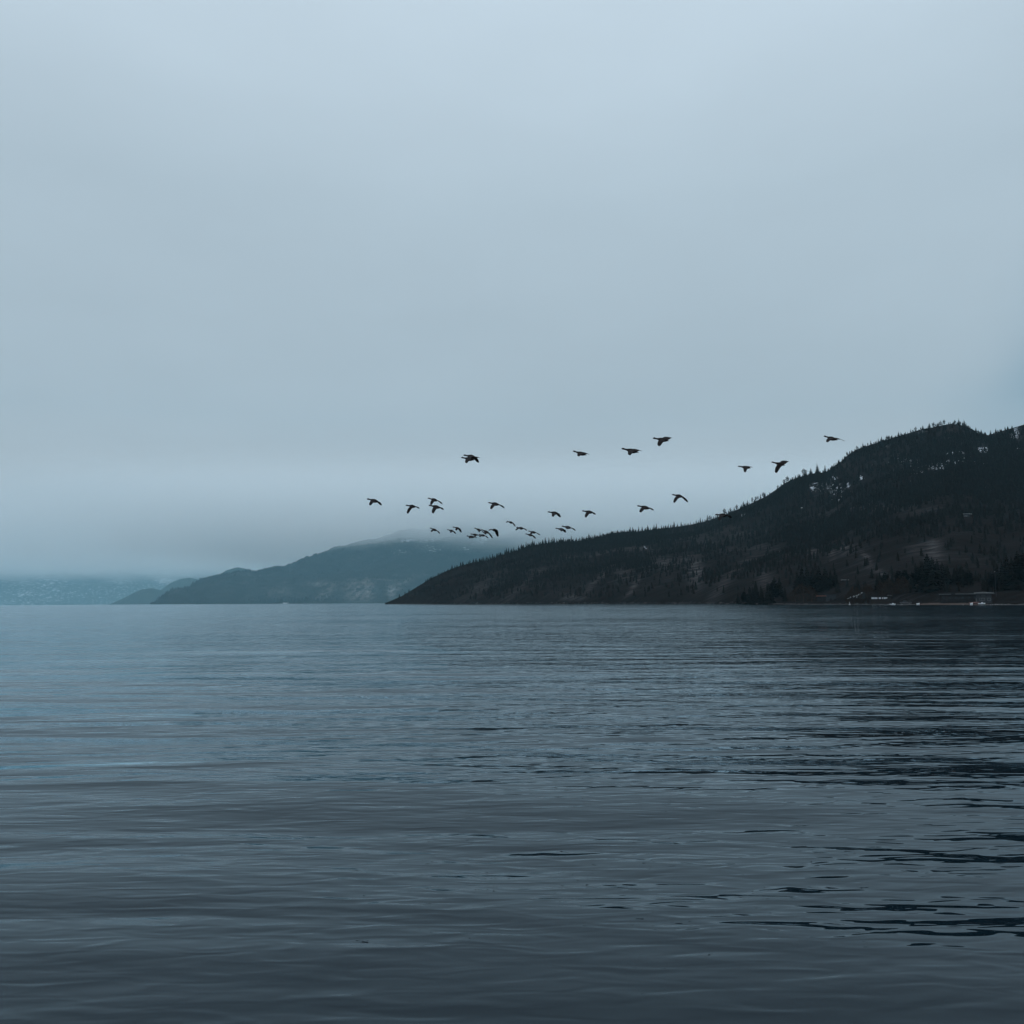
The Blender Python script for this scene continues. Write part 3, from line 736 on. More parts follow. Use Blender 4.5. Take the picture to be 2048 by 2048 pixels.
# 1 two-storey house
p = at_px(1968, 728); rz = face_cam(p)
h_ = thing('house', p, 'dark two-storey lakeside house with white-framed windows under a thin pale roof edge', 'house', rz)
part('wall', [(-5, 5, 0, 8, -1, 7.0)], GREYW, h_)
poly('roof', [(-6.2, -.9, 6.95), (6.6, -.9, 6.75), (6.6, 8.8, 7.2), (-6.2, 8.8, 7.4), (-6.2, -.9, 7.3), (0, -.9, 7.62), (6.6, -.9, 7.05), (6.6, 8.8, 7.6), (0, 8.8, 8.2), (-6.2, 8.8, 7.8)],
     [(0, 3, 2, 1), (4, 5, 8, 9), (5, 6, 7, 8), (0, 1, 6, 5, 4), (1, 2, 7, 6), (2, 3, 9, 8, 7), (3, 0, 4, 9)], ROOFM, h_)
part('roof_edge', [(-6.3, 6.7, -1.05, -.93, 7.02, 7.42)], PALE, h_)
window(h_, -1.1, 1.9, 2.9, 1.7, 0, PALE, 2); window(h_, 3.2, 1.9, 1.9, 1.7, 0, PALE, 1); window(h_, -2.2, 4.9, 1.2, 1.3, 0, GREYW, 0); window(h_, 1.6, 4.9, 1.2, 1.3, 0, GREYW, 0)
part('corner_post', [(-5.15, -4.9, -.15, .1, -.5, 3.4)], PALE, h_)
# 2 long lodge
p = at_px(1921, 742); rz = face_cam(p)
h_ = thing('lodge', p, 'long low dark lodge joined to the left side of the two-storey house behind the beach', 'building', rz)
part('wall', [(-13.5, 12.3, 0, 7, -1, 6.6)], DARKW, h_)
part('roof', [(-14.3, 12.5, -1, 8, 6.62, 6.95)], ROOFM, h_)
part('roof_edge', [(-14.3, -6.0, -1.14, -1.02, 6.62, 6.9), (-3.4, 12.5, -1.14, -1.02, 6.62, 6.95)], PALE, h_)
for k in range(6): window(h_, -11.2 + k * 4.2, 3.4, 1.6, 1.5, 0, DARKW, 1)
for k in range(7): part('post', [(-13.9 + k * 4.35, -13.7 + k * 4.35, -.9, -.7, -1, 6.6)], DARKW, h_)
# 3 boathouse with white panels
p = at_px(1761, 800); rz = face_cam(p)
h_ = thing('boathouse', p, 'low dark boathouse with a bright band of white panels across its front', 'boathouse', rz)
part('wall', [(-7.4, 8.4, 0, 6, -1, 5.6)], BROWNW, h_)
part('roof', [(-8.2, 9.2, -.7, 6.8, 5.62, 5.95)], ROOFM, h_)
for (a, b) in ((-6.9, -4.6), (-4.5, -2.3), (-1.3, 0.5), (1.3, 2.0), (2.5, 4.1), (4.3, 5.2)):
    part('panel', [(a, b, -.12, -.01, 3.6 + (0.3 if a > 4.2 else 0), 4.9)], WHITE, h_)
part('chimney', [(5.6, 6.4, 2, 2.8, 5.97, 7.2)], GREYW, h_)
part('awning', [(5.2, 8.8, -.9, -.7, 6.4, 6.6)], PALE, h_)
# 4 cottage with snowy roof
p = at_px(1712, 820); rz = face_cam(p)
h_ = thing('cottage', p, 'small cottage whose sloping roof carries patchy snow behind bare branches', 'house', rz)
part('wall', [(-4.5, 6, 0, 6, -1, 4.3)], BROWNW, h_)
poly('roof', [(-7, -1, 3.9), (3, -1, 9.2), (7.6, -1, 9.6), (7.6, 7, 9.6), (3, 7, 9.2), (-7, 7, 3.9), (-7, -1, 3.5), (7.6, -1, 4.2), (7.6, 7, 4.2), (-7, 7, 3.5)],
     [(0, 1, 4, 5), (1, 2, 3, 4), (0, 6, 7, 2, 1), (2, 7, 8, 3), (3, 8, 9, 5, 4), (5, 9, 6, 0), (6, 9, 8, 7)], ROOFM, h_)
sv_, sf_ = [], []
for (x, z, w_, hh) in ((-6.2, 4.5, 1.7, .55), (-4.4, 5.4, .9, .9), (-2.0, 6.0, .8, 1.3), (-.9, 6.2, 1.2, 1.0), (.3, 6.7, 1.3, 1.3), (1.6, 7.2, 1.3, 1.1), (2.6, 8.0, 1.0, .8), (4.6, 9.0, 1.3, .5), (-1.4, 4.9, .9, .6), (.9, 5.4, 1.2, .9), (3.4, 7.4, .7, .5)):
    s = len(sv_); sv_ += [(x - w_ / 2, -1.12, z - hh / 2), (x + w_ / 2, -1.12, z - hh / 2 + .25), (x + w_ / 2 + .3, -1.12, z + hh / 2 + .2), (x - w_ / 2 + .3, -1.12, z + hh / 2),
                          (x - w_ / 2, -1.01, z - hh / 2), (x + w_ / 2, -1.01, z - hh / 2 + .25), (x + w_ / 2 + .3, -1.01, z + hh / 2 + .2), (x - w_ / 2 + .3, -1.01, z + hh / 2)]
    sf_ += [(s, s + 1, s + 2, s + 3), (s + 4, s + 7, s + 6, s + 5), (s, s + 4, s + 5, s + 1), (s + 1, s + 5, s + 6, s + 2), (s + 2, s + 6, s + 7, s + 3), (s + 3, s + 7, s + 4, s)]
poly('snow_patch', sv_, sf_, SNOWM, h_)
# 5 hut with red roof edge and grey shed
p = at_px(1643, 905); rz = face_cam(p)
h_ = thing('hut', p, 'low hut with a thin light red roof edge right of the first brown willow', 'hut', rz)
part('wall', [(-4, 4, 0, 5, -1, 5.9)], DARKW, h_); part('roof', [(-4.6, 4.6, -.6, 5.6, 5.92, 6.2)], ROOFM, h_); part('roof_edge', [(-4.6, 4.6, -.76, -.62, 5.85, 6.2)], REDROOF, h_)
p = at_px(1662, 915); rz = face_cam(p)
h_ = thing('shed', p, 'blue-grey shed standing directly right of the red-roofed hut', 'shed', rz)
part('wall', [(-4.8, 4.8, 0, 5, -1, 6.3)], GREYW, h_); part('roof', [(-5.3, 5.3, -.5, 5.5, 6.32, 6.6)], ROOFM, h_); part('door', [(-1.2, 1.2, -.1, -.01, 0, 2.4)], DARKW, h_)
# 6 hillside cabin above the shore, 7 hillside house high on the slope
p = hit_px(1690, 1163); rz = face_cam(p)
h_ = thing('cabin', p, 'tiny cabin with a pale flat roof on the slope above the snowy-roofed cottage', 'cabin', rz)
part('wall', [(-3.5, 3.5, 0, 4, -1.5, 1.4)], DARKW, h_); part('roof', [(-4, 4, -.5, 4.5, 1.42, 1.9)], PALE, h_)
p = hit_px(1934, 1033); rz = face_cam(p)
k = (p - Vector((0, 0, CAM_H))).length / FPX / KN
h_ = thing('hillside_house', p, 'lone house with pale roof edges high on the dark slope above the long lodge', 'house', rz)
W_ = 8 * k
part('wall', [(-W_ * .8, W_ * .5, 0, 8, -4, 4.5 * k)], GREYW, h_); part('roof', [(-W_, W_ * .62, -1, 9, 4.5 * k + .02, 4.5 * k + .6)], PALE, h_)
part('wing_wall', [(W_ * .5 + .02, W_ * .95, 1, 7, -4, 3.9 * k)], DARKW, h_); part('wing_roof', [(W_ * .64, W_ * 1.0, .4, 8, 3.9 * k + .02, 3.9 * k + .8)], PALE, h_)
part('deck', [(-W_ * .75, W_ * .1, -2.5, -.02, 0.4 * k, 0.4 * k + .5)], PALE, h_); window(h_, -W_ * .3, 1.6 * k, 3, 2.2, 0, PALE, 1)
# far white boathouse
p = unproj(570, 1205, 8560 * 1.12); p.z = 0.5
h_ = thing('far_boathouse', p, 'tiny white building at the water line under the blue mountain', 'building', face_cam(p), sc=2.0)
part('wall', [(-11, 9, 0, 10, -1, 4.5)], WHITE, h_); part('roof', [(-12, 10, -1, 11, 4.52, 5.2)], PALE, h_); part('annex', [(10.02, 18, 1, 9, -1, 8)], PALE, h_)

# boats
def hull(name, L_, W2, H_, mt, parent, flip=False):
    v, f = [], []; ns, nk = 11, 7
    for i in range(ns):
        t = i / (ns - 1); x = (t - .5) * L_
        w2 = W2 * (1 - abs(2 * t - 0.9) ** 2.6 * (1 if t > .45 else .35)) ; w2 = max(w2, 0.02)
        zt = H_ * (1 + .35 * max(0, t - .5) ** 1.5 * 2)
        for j in range(nk):
            a = math.pi * j / (nk - 1)
            y = -math.cos(a) * w2; z = zt - math.sin(a) ** .7 * (zt - .02)
            v.append((x, y, (H_ * 1.25 - z) if flip else z))
    for i in range(ns - 1):
        for j in range(nk - 1): f.append((i * nk + j, i * nk + j + 1, (i + 1) * nk + j + 1, (i + 1) * nk + j))
        f.append((i * nk + nk - 1, i * nk, (i + 1) * nk, (i + 1) * nk + nk - 1))
    f.append(tuple(range(nk))); f.append(tuple(reversed(range((ns - 1) * nk, ns * nk))))
    return poly(name, v, f, mt, parent, True)
def boat(px, D, L_, label, mt=WHITE, cabin=False, z=None, rz=0.15, H_=.8):
    p = at_px(px, D) if z is None else unproj(px, 1205, D * KN)
    if z is not None: p.z = z
    b = thing('boat', p, label, 'boat', face_cam(p) + rz)
    hull('hull', L_, L_ * .17, H_, mt, b); part('seat', [(-L_ * .1, L_ * .05, -L_ * .13, L_ * .13, H_ * .75, H_ * .85)], DARKW, b)
    if cabin:
        part('cabin', [(-L_ * .05, L_ * .2, -L_ * .1, L_ * .1, H_ * .9, H_ * .9 + .7)], mt, b); part('windscreen', [(L_ * .2 + .01, L_ * .22, -L_ * .09, L_ * .09, H_, H_ + .55)], GLASS, b)
    return b
boat(1963, 700, 4.4, 'low white motor boat drawn up in front of the two-storey house', cabin=True, H_=.75)
boat(1942.5, 686, 2.4, 'small white dinghy tilted at the water edge below the red upturned hulls', rz=0.9, H_=1.3)
boat(1785, 730, 4.0, 'white boat at the water edge below the dark parked pickup', cabin=True, z=0.0)
boat(1778, 726, 2.6, 'small grey-white rowing boat afloat beside the white boat below the pickup', PALE, z=-0.1, H_=.5)
boat(1802.5, 724, 2.0, 'tiny pale skiff afloat between the white boat and the tilted one', PALE, z=-0.1, H_=.5)
boat(1836, 718, 2.3, 'small white dinghy tilted up at the left end of the brown beach', rz=0.6, z=0.0, H_=1.2)
boat(1699, 790, 1.2, 'small white boat with a short mast afloat in front of the snowy-roofed cottage', z=0.0, H_=.6)
mb = [o for o in C.objects if o.name.startswith('boat')][-1]
part('mast', [(-.12, .12, -.12, .12, .5, 2.3)], WHITE, mb)
for (px, L_, lb) in ((1943.5, 3.8, 'left one of two upturned dull red boat hulls on the beach'), (1952.5, 3.6, 'right one of two upturned dull red boat hulls, beside the house corner')):
    p = at_px(px, 702); b = thing('upturned_boat', p, lb, 'boat', face_cam(p), 'upturned red boats on the beach')
    hull('hull', L_, L_ * .22, 1.35, REDHULL, b, flip=True); part('keel', [(-L_ * .4, L_ * .38, -.05, .05, 1.62, 1.74)], REDHULL, b)
# pickup
p = at_px(1811, 748)
t_ = thing('pickup_truck', p, 'dark pickup with faint grey highlights parked on the shore left of the brown beach', 'truck', face_cam(p))
def prism(name, prof, y0, y1, mt, parent):
    n_ = len(prof); v = [(x, y0, z) for x, z in prof] + [(x, y1, z) for x, z in prof]
    f = [tuple(range(n_)), tuple(reversed(range(n_, 2 * n_)))] + [(i, i + n_, (i + 1) % n_ + n_, (i + 1) % n_) for i in range(n_)]
    return poly(name, v, f, mt, parent)
prism('body', [(-4.1, .6), (4.1, .6), (4.2, 1.6), (1.3, 1.7), (-2.2, 1.8), (-4.0, 1.6)], -1.1, 1.1, PAINT, t_)
prism('cab', [(-2.2, 1.81), (1.3, 1.71), (.9, 2.85), (.3, 3.0), (-1.1, 3.0), (-1.5, 2.85)], -1.0, 1.0, GREYW, t_)
part('window', [(-1.5, -.3, -1.06, -1.01, 2.0, 2.75)], GLASS, t_); part('window', [(-.1, .8, -1.06, -1.01, 2.0, 2.75)], GLASS, t_)
for x in (-2.8, 2.7):
    for y in (-1.0, 1.0):
        v, f = [], []; n_ = 14
        for yy in (y - .15, y + .15):
            for a in range(n_): v.append((x + math.cos(a * 6.283 / n_) * .62, yy, .62 + math.sin(a * 6.283 / n_) * .62))
        f = [tuple(range(n_)), tuple(reversed(range(n_, 2 * n_)))] + [(i, i + n_, (i + 1) % n_ + n_, (i + 1) % n_) for i in range(n_)]
        wh_ = poly('wheel', v, f, RUBBER, t_); part('hub', [(x - .22, x + .22, y - .19 if y < 0 else y + .16, y - .16 if y < 0 else y + .19, .4, .84)], PALE, wh_)
# utility pole
p = at_px(1993, 770)
t_ = thing('utility_pole', p, 'thin pale utility pole standing right of the two-storey house', 'pole', face_cam(p))
part('shaft', [(-.14, .14, -.14, .14, -1, 19)], GREYW, t_); part('crossarm', [(-1.4, 1.4, -.22, -.15, 17.6, 17.85)], GREYW, t_); part('lamp_head', [(-.35, .35, -.6, -.23, 18.4, 18.8)], PALE, t_)
# mooring buoys
v, f = [], []
for i in range(7):
    for j in range(10):
        a = math.pi * i / 6; b = 2 * math.pi * j / 10; v.append((math.sin(a) * math.cos(b) * .32, math.sin(a) * math.sin(b) * .32, .12 + math.cos(a) * .32))
for i in range(6):
    for j in range(10): f.append((i * 10 + j, i * 10 + (j + 1) % 10, (i + 1) * 10 + (j + 1) % 10, (i + 1) * 10 + j))
bm_ = bpy.data.meshes.new('buoy'); bm_.from_pydata(v, [], f); bm_.materials.append(PALE); bm_.polygons.foreach_set('use_smooth', [True] * len(f))
for k, px in enumerate((1926, 1981, 1985, 1990, 1995, 2003, 2010, 2018, 2026, 2034, 2043)):
    o = bpy.data.objects.new('buoy', bm_); C.objects.link(o); o.scale = (KN,) * 3; p = unproj(px, 1205, (676 + (k % 3)) * KN); o.location = (p.x, p.y, 0)
    if k == 0: tag(o, 'pale round buoy alone off the brown beach, left of the tilted dinghy', 'buoy')
    else: tag(o, 'pale mooring float, %s from left in the line off the two-storey house' % ORD[k - 1], 'buoy', 'line of mooring floats')
# brown beach
v, f = [], []
xs = np.linspace(1838, 1960, 60)
for i, x in enumerate(xs):
    e_ = math.sin(math.pi * i / 59) ** .5
    Dn = float(interp(DS_NEAR, x))
    for j in range(8):
        D = Dn - 4 * e_ + j * (31 * e_ + .4) / 7; q = unproj(x, 1200, D); z = max(ground(q.x, q.y), 0) + 0.10 * j / 7 + .06 + .1 * vnoise(np.array([x * .3]), np.array([j * .9]), 3)[0]
        v.append((q.x, q.y, z if j else -.2))
for i in range(59):
    for j in range(7): f.append((i * 8 + j, (i + 1) * 8 + j, (i + 1) * 8 + j + 1, i * 8 + j + 1))
me = bpy.data.meshes.new('beach'); me.from_pydata(v, [], f); me.polygons.foreach_set('use_smooth', [True] * len(f))
tag(link('beach', me, mat('brown_sand', (0.045, 0.031, 0.026), 0.95, 0.1, (0.25, 0.3))), kind='structure')

# stones and drift along the water's edge
rg2 = np.random.default_rng(44); xs_ = np.concatenate([rg2.uniform(776, 2048, 1500), rg2.uniform(1500, 2048, 500)]); vv, ff = [], []
ico = [(0, 0, .8), (.9, 0, .25), (.25, .85, .2), (-.75, .5, .28), (-.7, -.55, .2), (.3, -.85, .3), (.1, .1, -.6)]
icf = [(0, 1, 2), (0, 2, 3), (0, 3, 4), (0, 4, 5), (0, 5, 1), (6, 2, 1), (6, 3, 2), (6, 4, 3), (6, 5, 4), (6, 1, 5)]
for x in xs_:
    if 1838 < x < 1958: continue
    Dn = float(interp(DS_NEAR, x)); D = Dn + rg2.normal(0.5, 1.2); q = unproj(x, 1200, D); sz = rg2.uniform(.15, .55) * (1 + .8 * (rg2.random() < .12)) * (0.6 + Dn / 1400)
    z = max(ground(q.x, q.y), 0.0); s_ = len(vv)
    vv += [(q.x + a * sz * rg2.uniform(.8, 1.9), q.y + b * sz, z + c_ * sz * rg2.uniform(.5, .9)) for a, b, c_ in ico]; ff += [tuple(i_ + s_ for i_ in t_) for t_ in icf]
tag(poly('shore_stones', vv, ff, mat('wet_stone', (0.05, 0.048, 0.048), 0.8, 0.2, (0.2, 0.9))), "scattered stones along the near mountain's water edge", 'stones', kind='stuff')

# willows: bare twiggy brown crowns
def willow(px, D, wpx, hpx, label, seed):
    rg = random.Random(seed); p = at_px(px, D); k = D / FPX; W2 = wpx * k / 2; H_ = hpx * k
    t = thing('willow_tree', (p.x, p.y, p.z - .3), label, 'tree', face_cam(p))
    v, f = [], []
    def limb(a, b, r0, r1):
        a, b = Vector(a), Vector(b); d = (b - a).normalized(); u = d.orthogonal().normalized(); w2 = d.cross(u); s = len(v)
        for c, r in ((a, r0), (b, r1)):
            for q in range(5):
                an = q * 1.2566; v.append(tuple(c + u * math.cos(an) * r + w2 * math.sin(an) * r))
        for q in range(5): f.append((s + q, s + (q + 1) % 5, s + 5 + (q + 1) % 5, s + 5 + q))
    tips = []
    ntr = max(1, int(W2 / 5))
    for i in range(ntr):
        bx = (i - (ntr - 1) / 2) * W2 * 1.3 / max(1, ntr); limb((bx, 0, 0), (bx * 1.1, 0, H_ * .35), .45, .3)
        for q in range(7):
            a = rg.uniform(0, 6.28); tp = (bx * 1.1 + math.cos(a) * W2 / ntr * .8, math.sin(a) * W2 * .4, H_ * rg.uniform(.6, .85)); limb((bx * 1.1, 0, H_ * .35), tp, .2, .06)
    poly('trunk', v, f, BARK, t)
    v, f = [], []
    nT = int(900 + W2 * 130)
    for i in range(nT):
        a = rg.uniform(0, 6.283); r = math.sqrt(rg.random()); zz = rg.random() ** .8
        prof = math.sqrt(max(0.02, 1 - (zz * 1.02 - .12) ** 2 * .98)) * (.92 + .16 * math.sin(a * 5 + seed) * math.sin(zz * 7 + a * 2))
        c = Vector((math.cos(a) * r * prof * W2, math.sin(a) * r * prof * W2 * .55, zz * H_ * (1 - .18 * r * r) * (.9 + .1 * math.sin(a * 3 + seed)) + .3))
        dr = Vector((math.cos(a) * .5 * r, math.sin(a) * .5 * r, rg.uniform(-.4, 1.0))).normalized() * rg.uniform(.7, 1.8)
        sd = dr.cross(Vector((rg.uniform(-1, 1), rg.uniform(-1, 1), .3))).normalized() * rg.uniform(.05, .16)
        s = len(v); v += [tuple(c - sd), tuple(c + sd), tuple(c + dr)]; f.append((s, s + 1, s + 2))
    poly('crown', v, f, TWIG, t)
willow(1607, 925, 66, 37, 'wide rounded orange-brown willow at the water edge, left of the red-roofed hut', 1)
willow(1708, 812, 34, 34, 'bare brown willow partly hiding the snowy-roofed cottage', 2)
willow(1735, 835, 34, 38, 'brown willow between the snowy-roofed cottage and the white-panelled boathouse', 3)
willow(1775, 842, 50, 40, 'broad brown willow rising behind the white-panelled boathouse', 4)
willow(1806, 840, 34, 34, 'brown willow behind the dark pickup', 5)

# town on the far shore
v0, f0 = [], []
rg = random.Random(9)
for _ in range(330):
    x = rg.choice([rg.uniform(-60, 340), rg.gauss(215, 28), rg.gauss(185, 30), rg.gauss(120, 24), rg.gauss(70, 16), rg.gauss(245, 18)])
    y = rg.choice([rg.gauss(1178, 7), rg.gauss(1176, 6), rg.gauss(1192, 6), rg.gauss(1202, 3)])
    f_ = (1206 - y) / 76.0
    if f_ < 0.02 or f_ > 0.62: continue
    rows_ = PF.shape[0] - 6; ii = int(1 + f_ * (rows_ - 1)); jj = int((x + 2600) / 7.0)
    if not (0 <= jj < PF.shape[1]): continue
    c = PF[ii, jj] + np.array([rg.uniform(-25, 25), 0, 0]); s = len(v0)
    w_ = rg.uniform(6, 22); d_ = 14; h_ = rg.uniform(3, 9)
    x_, y_, z_ = c[0], c[1] - 12, c[2] - 3
    h0 = h_ + 3
    v0 += [(x_ - w_, y_, z_), (x_ + w_, y_, z_), (x_ + w_, y_ + d_, z_), (x_ - w_, y_ + d_, z_), (x_ - w_, y_, z_ + h0), (x_ + w_, y_, z_ + h0), (x_ + w_, y_ + d_, z_ + h0 + 4), (x_ - w_, y_ + d_, z_ + h0 + 4)]
    f0 += [(s + 4, s + 5, s + 6, s + 7), (s, s + 1, s + 5, s + 4), (s + 1, s + 2, s + 6, s + 5), (s + 2, s + 3, s + 7, s + 6), (s + 3, s, s + 4, s + 7), (s, s + 3, s + 2, s + 1)]
o = poly('far_town', v0, f0, mat('pale_far_walls', (0.30, 0.32, 0.34), 0.8, 0.2))
tag(o, 'pale specks of houses scattered over the hazy far shore', 'town', kind='stuff')

# ------------------------------------------------------------------ geese
GBODY = mat('goose_brown', (0.008, 0.0058, 0.0062), 0.85, 0.15, (9.0, 0.3))
GNECK = mat('goose_black', (0.006, 0.0055, 0.006), 0.7, 0.2)
GTAIL = mat('goose_flight_feathers', (0.007, 0.0055, 0.006), 0.8, 0.15, (14.0, 0.3))
ST = [(0.00, .030, .006, .0), (0.07, .050, .014, .0), (0.14, .052, .034, .0), (0.21, .070, .058, .0), (0.28, .085, .075, .0), (0.34, .092, .085, .0), (0.40, .094, .088, .0), (0.46, .088, .084, .0),
      (0.52, .070, .070, .004), (0.57, .042, .045, .010), (0.63, .026, .028, .016), (0.72, .021, .022, .022), (0.80, .021, .022, .026), (0.84, .027, .028, .029), (0.88, .027, .027, .029), (0.915, .016, .015, .024), (0.955, .008, .007, .018)]
def goose(head, tail, near, far, label, psi=22.0, span=0.72, chord=1.0, group='geese flying left over the lake', L_px=None, arch=0.09):
    """head, tail and both wing tips as seen in the photograph; the depth comes from the body length"""
    hx, hy = head; tx, ty = tail; dx, dy = hx - tx, ty - hy
    Lp = math.hypot(dx, dy) if L_px is None else L_px
    ps = math.radians(psi); Z = FPX * 0.955 * math.cos(ps) / Lp
    e2 = Vector((dx, dy)).normalized()
    h = (Rv * e2.x + Uv * e2.y) * math.cos(ps) + Fv * math.sin(ps); h.normalize()
    zc = Z - 0.5 * math.sin(ps) * .955
    tail_p = Vector((0, 0, CAM_H)) + (Fv + Rv * ((tx - 1024) / FPX) + Uv * ((1024 - ty) / FPX)) * zc
    up = (Uv - h * Uv.dot(h)).normalized(); lat = h.cross(up).normalized()
    if lat.dot(Fv) > 0: lat = -lat          # towards the camera
    org = tail_p + h * .4
    V, F, MI = [], [], []
    nk = 10
    for (t, rw, rh, oz) in ST:
        for j in range(nk):
            a = math.radians(18 + 36 * j)
            V.append(tail_p + h * t + up * (oz + math.sin(a) * rh * (1.5 if t < .57 else 2.0)) + lat * (math.cos(a) * rw * (1.12 if t < .57 else 1.8)))
    i0, i1 = 3, 7
    n_ = len(ST)
    for i in range(n_ - 1):
        for j in range(nk):
            if i0 <= i < i1 and j in (9, 4): continue
            F.append((i * nk + j, i * nk + (j + 1) % nk, (i + 1) * nk + (j + 1) % nk, (i + 1) * nk + j)); MI.append(1 if i >= 9 else (2 if i < 1 else 0))
    F.append(tuple(reversed(range(nk)))); MI.append(2); F.append(tuple(range((n_ - 1) * nk, n_ * nk))); MI.append(1)
    for side, tipx in ((1, near), (-1, far)):
        root = tail_p + h * .37 + lat * (.09 * side) + up * .02
        # where the shoulder falls in the picture, then the offset to the tip in metres
        rel = root - Vector((0, 0, CAM_H)); zz = rel.dot(Fv)
        sx, sy = 1024 + FPX * rel.dot(Rv) / zz, 1024 - FPX * rel.dot(Uv) / zz
        tipx = (sx + (tipx[0] - sx) * 1.13, sy + (tipx[1] - sy) * 1.13)
        a_, b_ = (tipx[0] - sx) * zz / FPX, (sy - tipx[1]) * zz / FPX
        q = math.hypot(a_, b_)
        if q > span * .98: dep = span * .2
        else: dep = math.sqrt(span ** 2 - q * q)
        tv = Rv * a_ + Uv * b_ - Fv * (dep * side)
        hh = h
        nrm = hh.cross(tv).normalized() * (-1 if hh.cross(tv).dot(up) < 0 else 1)
        js = (0, 9) if side == 1 else (4, 5)            # upper, lower ring vertex
        prev_u = [(i0 + q2) * nk + js[0] for q2 in range(i1 - i0 + 1)]
        prev_l = [(i0 + q2) * nk + js[1] for q2 in range(i1 - i0 + 1)]
        K = [(0.14, .27, .030, .00), (0.32, .29, .026, .015), (0.50, .27, .020, .02), (0.68, .245, .014, .0), (0.84, .205, .010, -.02), (0.96, .15, .006, -.045), (1.0, .085, .004, -.06)]
        for ki, (kt, ch, th, sw) in enumerate(K):
            cen = root + tv * kt + up * (arch * 4 * kt * (1 - kt) * .9) + hh * sw
            cu, cl = [], []
            for q2 in range(i1 - i0 + 1):
                fr = q2 / (i1 - i0) - .55
                prof = [0.25, .75, 1, .95, .35][q2]
                pt = cen + hh * ((fr * ch * chord - .045) * (1.0 if side == 1 else 1.3)) - up * (0.10 * (0.45 - fr) * ch)
                cu.append(len(V)); V.append(pt + nrm * (th * prof * .6)); cl.append(len(V)); V.append(pt - nrm * (th * prof * .4))
            for q2 in range(i1 - i0):
                if side == 1:
                    F += [(prev_u[q2], prev_u[q2 + 1], cu[q2 + 1], cu[q2]), (prev_l[q2 + 1], prev_l[q2], cl[q2], cl[q2 + 1])]
                else:
                    F += [(prev_u[q2 + 1], prev_u[q2], cu[q2], cu[q2 + 1]), (prev_l[q2], prev_l[q2 + 1], cl[q2 + 1], cl[q2])]
                MI += [2, 2] if ki > 2 else [0, 0]
            if side == 1:
                F += [(prev_l[0], prev_u[0], cu[0], cl[0]), (prev_u[-1], prev_l[-1], cl[-1], cu[-1])]
            else:
                F += [(prev_u[0], prev_l[0], cl[0], cu[0]), (prev_l[-1], prev_u[-1], cu[-1], cl[-1])]
            MI += [2, 2]
            prev_u, prev_l = cu, cl
        for q2 in range(i1 - i0):
            F.append((prev_u[q2], prev_u[q2 + 1], prev_l[q2 + 1], prev_l[q2])); MI.append(2)
    me = bpy.data.meshes.new('goose'); me.from_pydata([tuple(q - org) for q in V], [], F); me.update()
    me.polygons.foreach_set('use_smooth', [True] * len(F))
    o = link('goose', me, [GBODY, GNECK, GTAIL]); me.polygons.foreach_set('material_index', MI)
    o.location = org
    sm = o.modifiers.new('subsurf', 'SUBSURF'); sm.levels = 1; sm.render_levels = 1
    tag(o, label, 'goose', group)
    return o
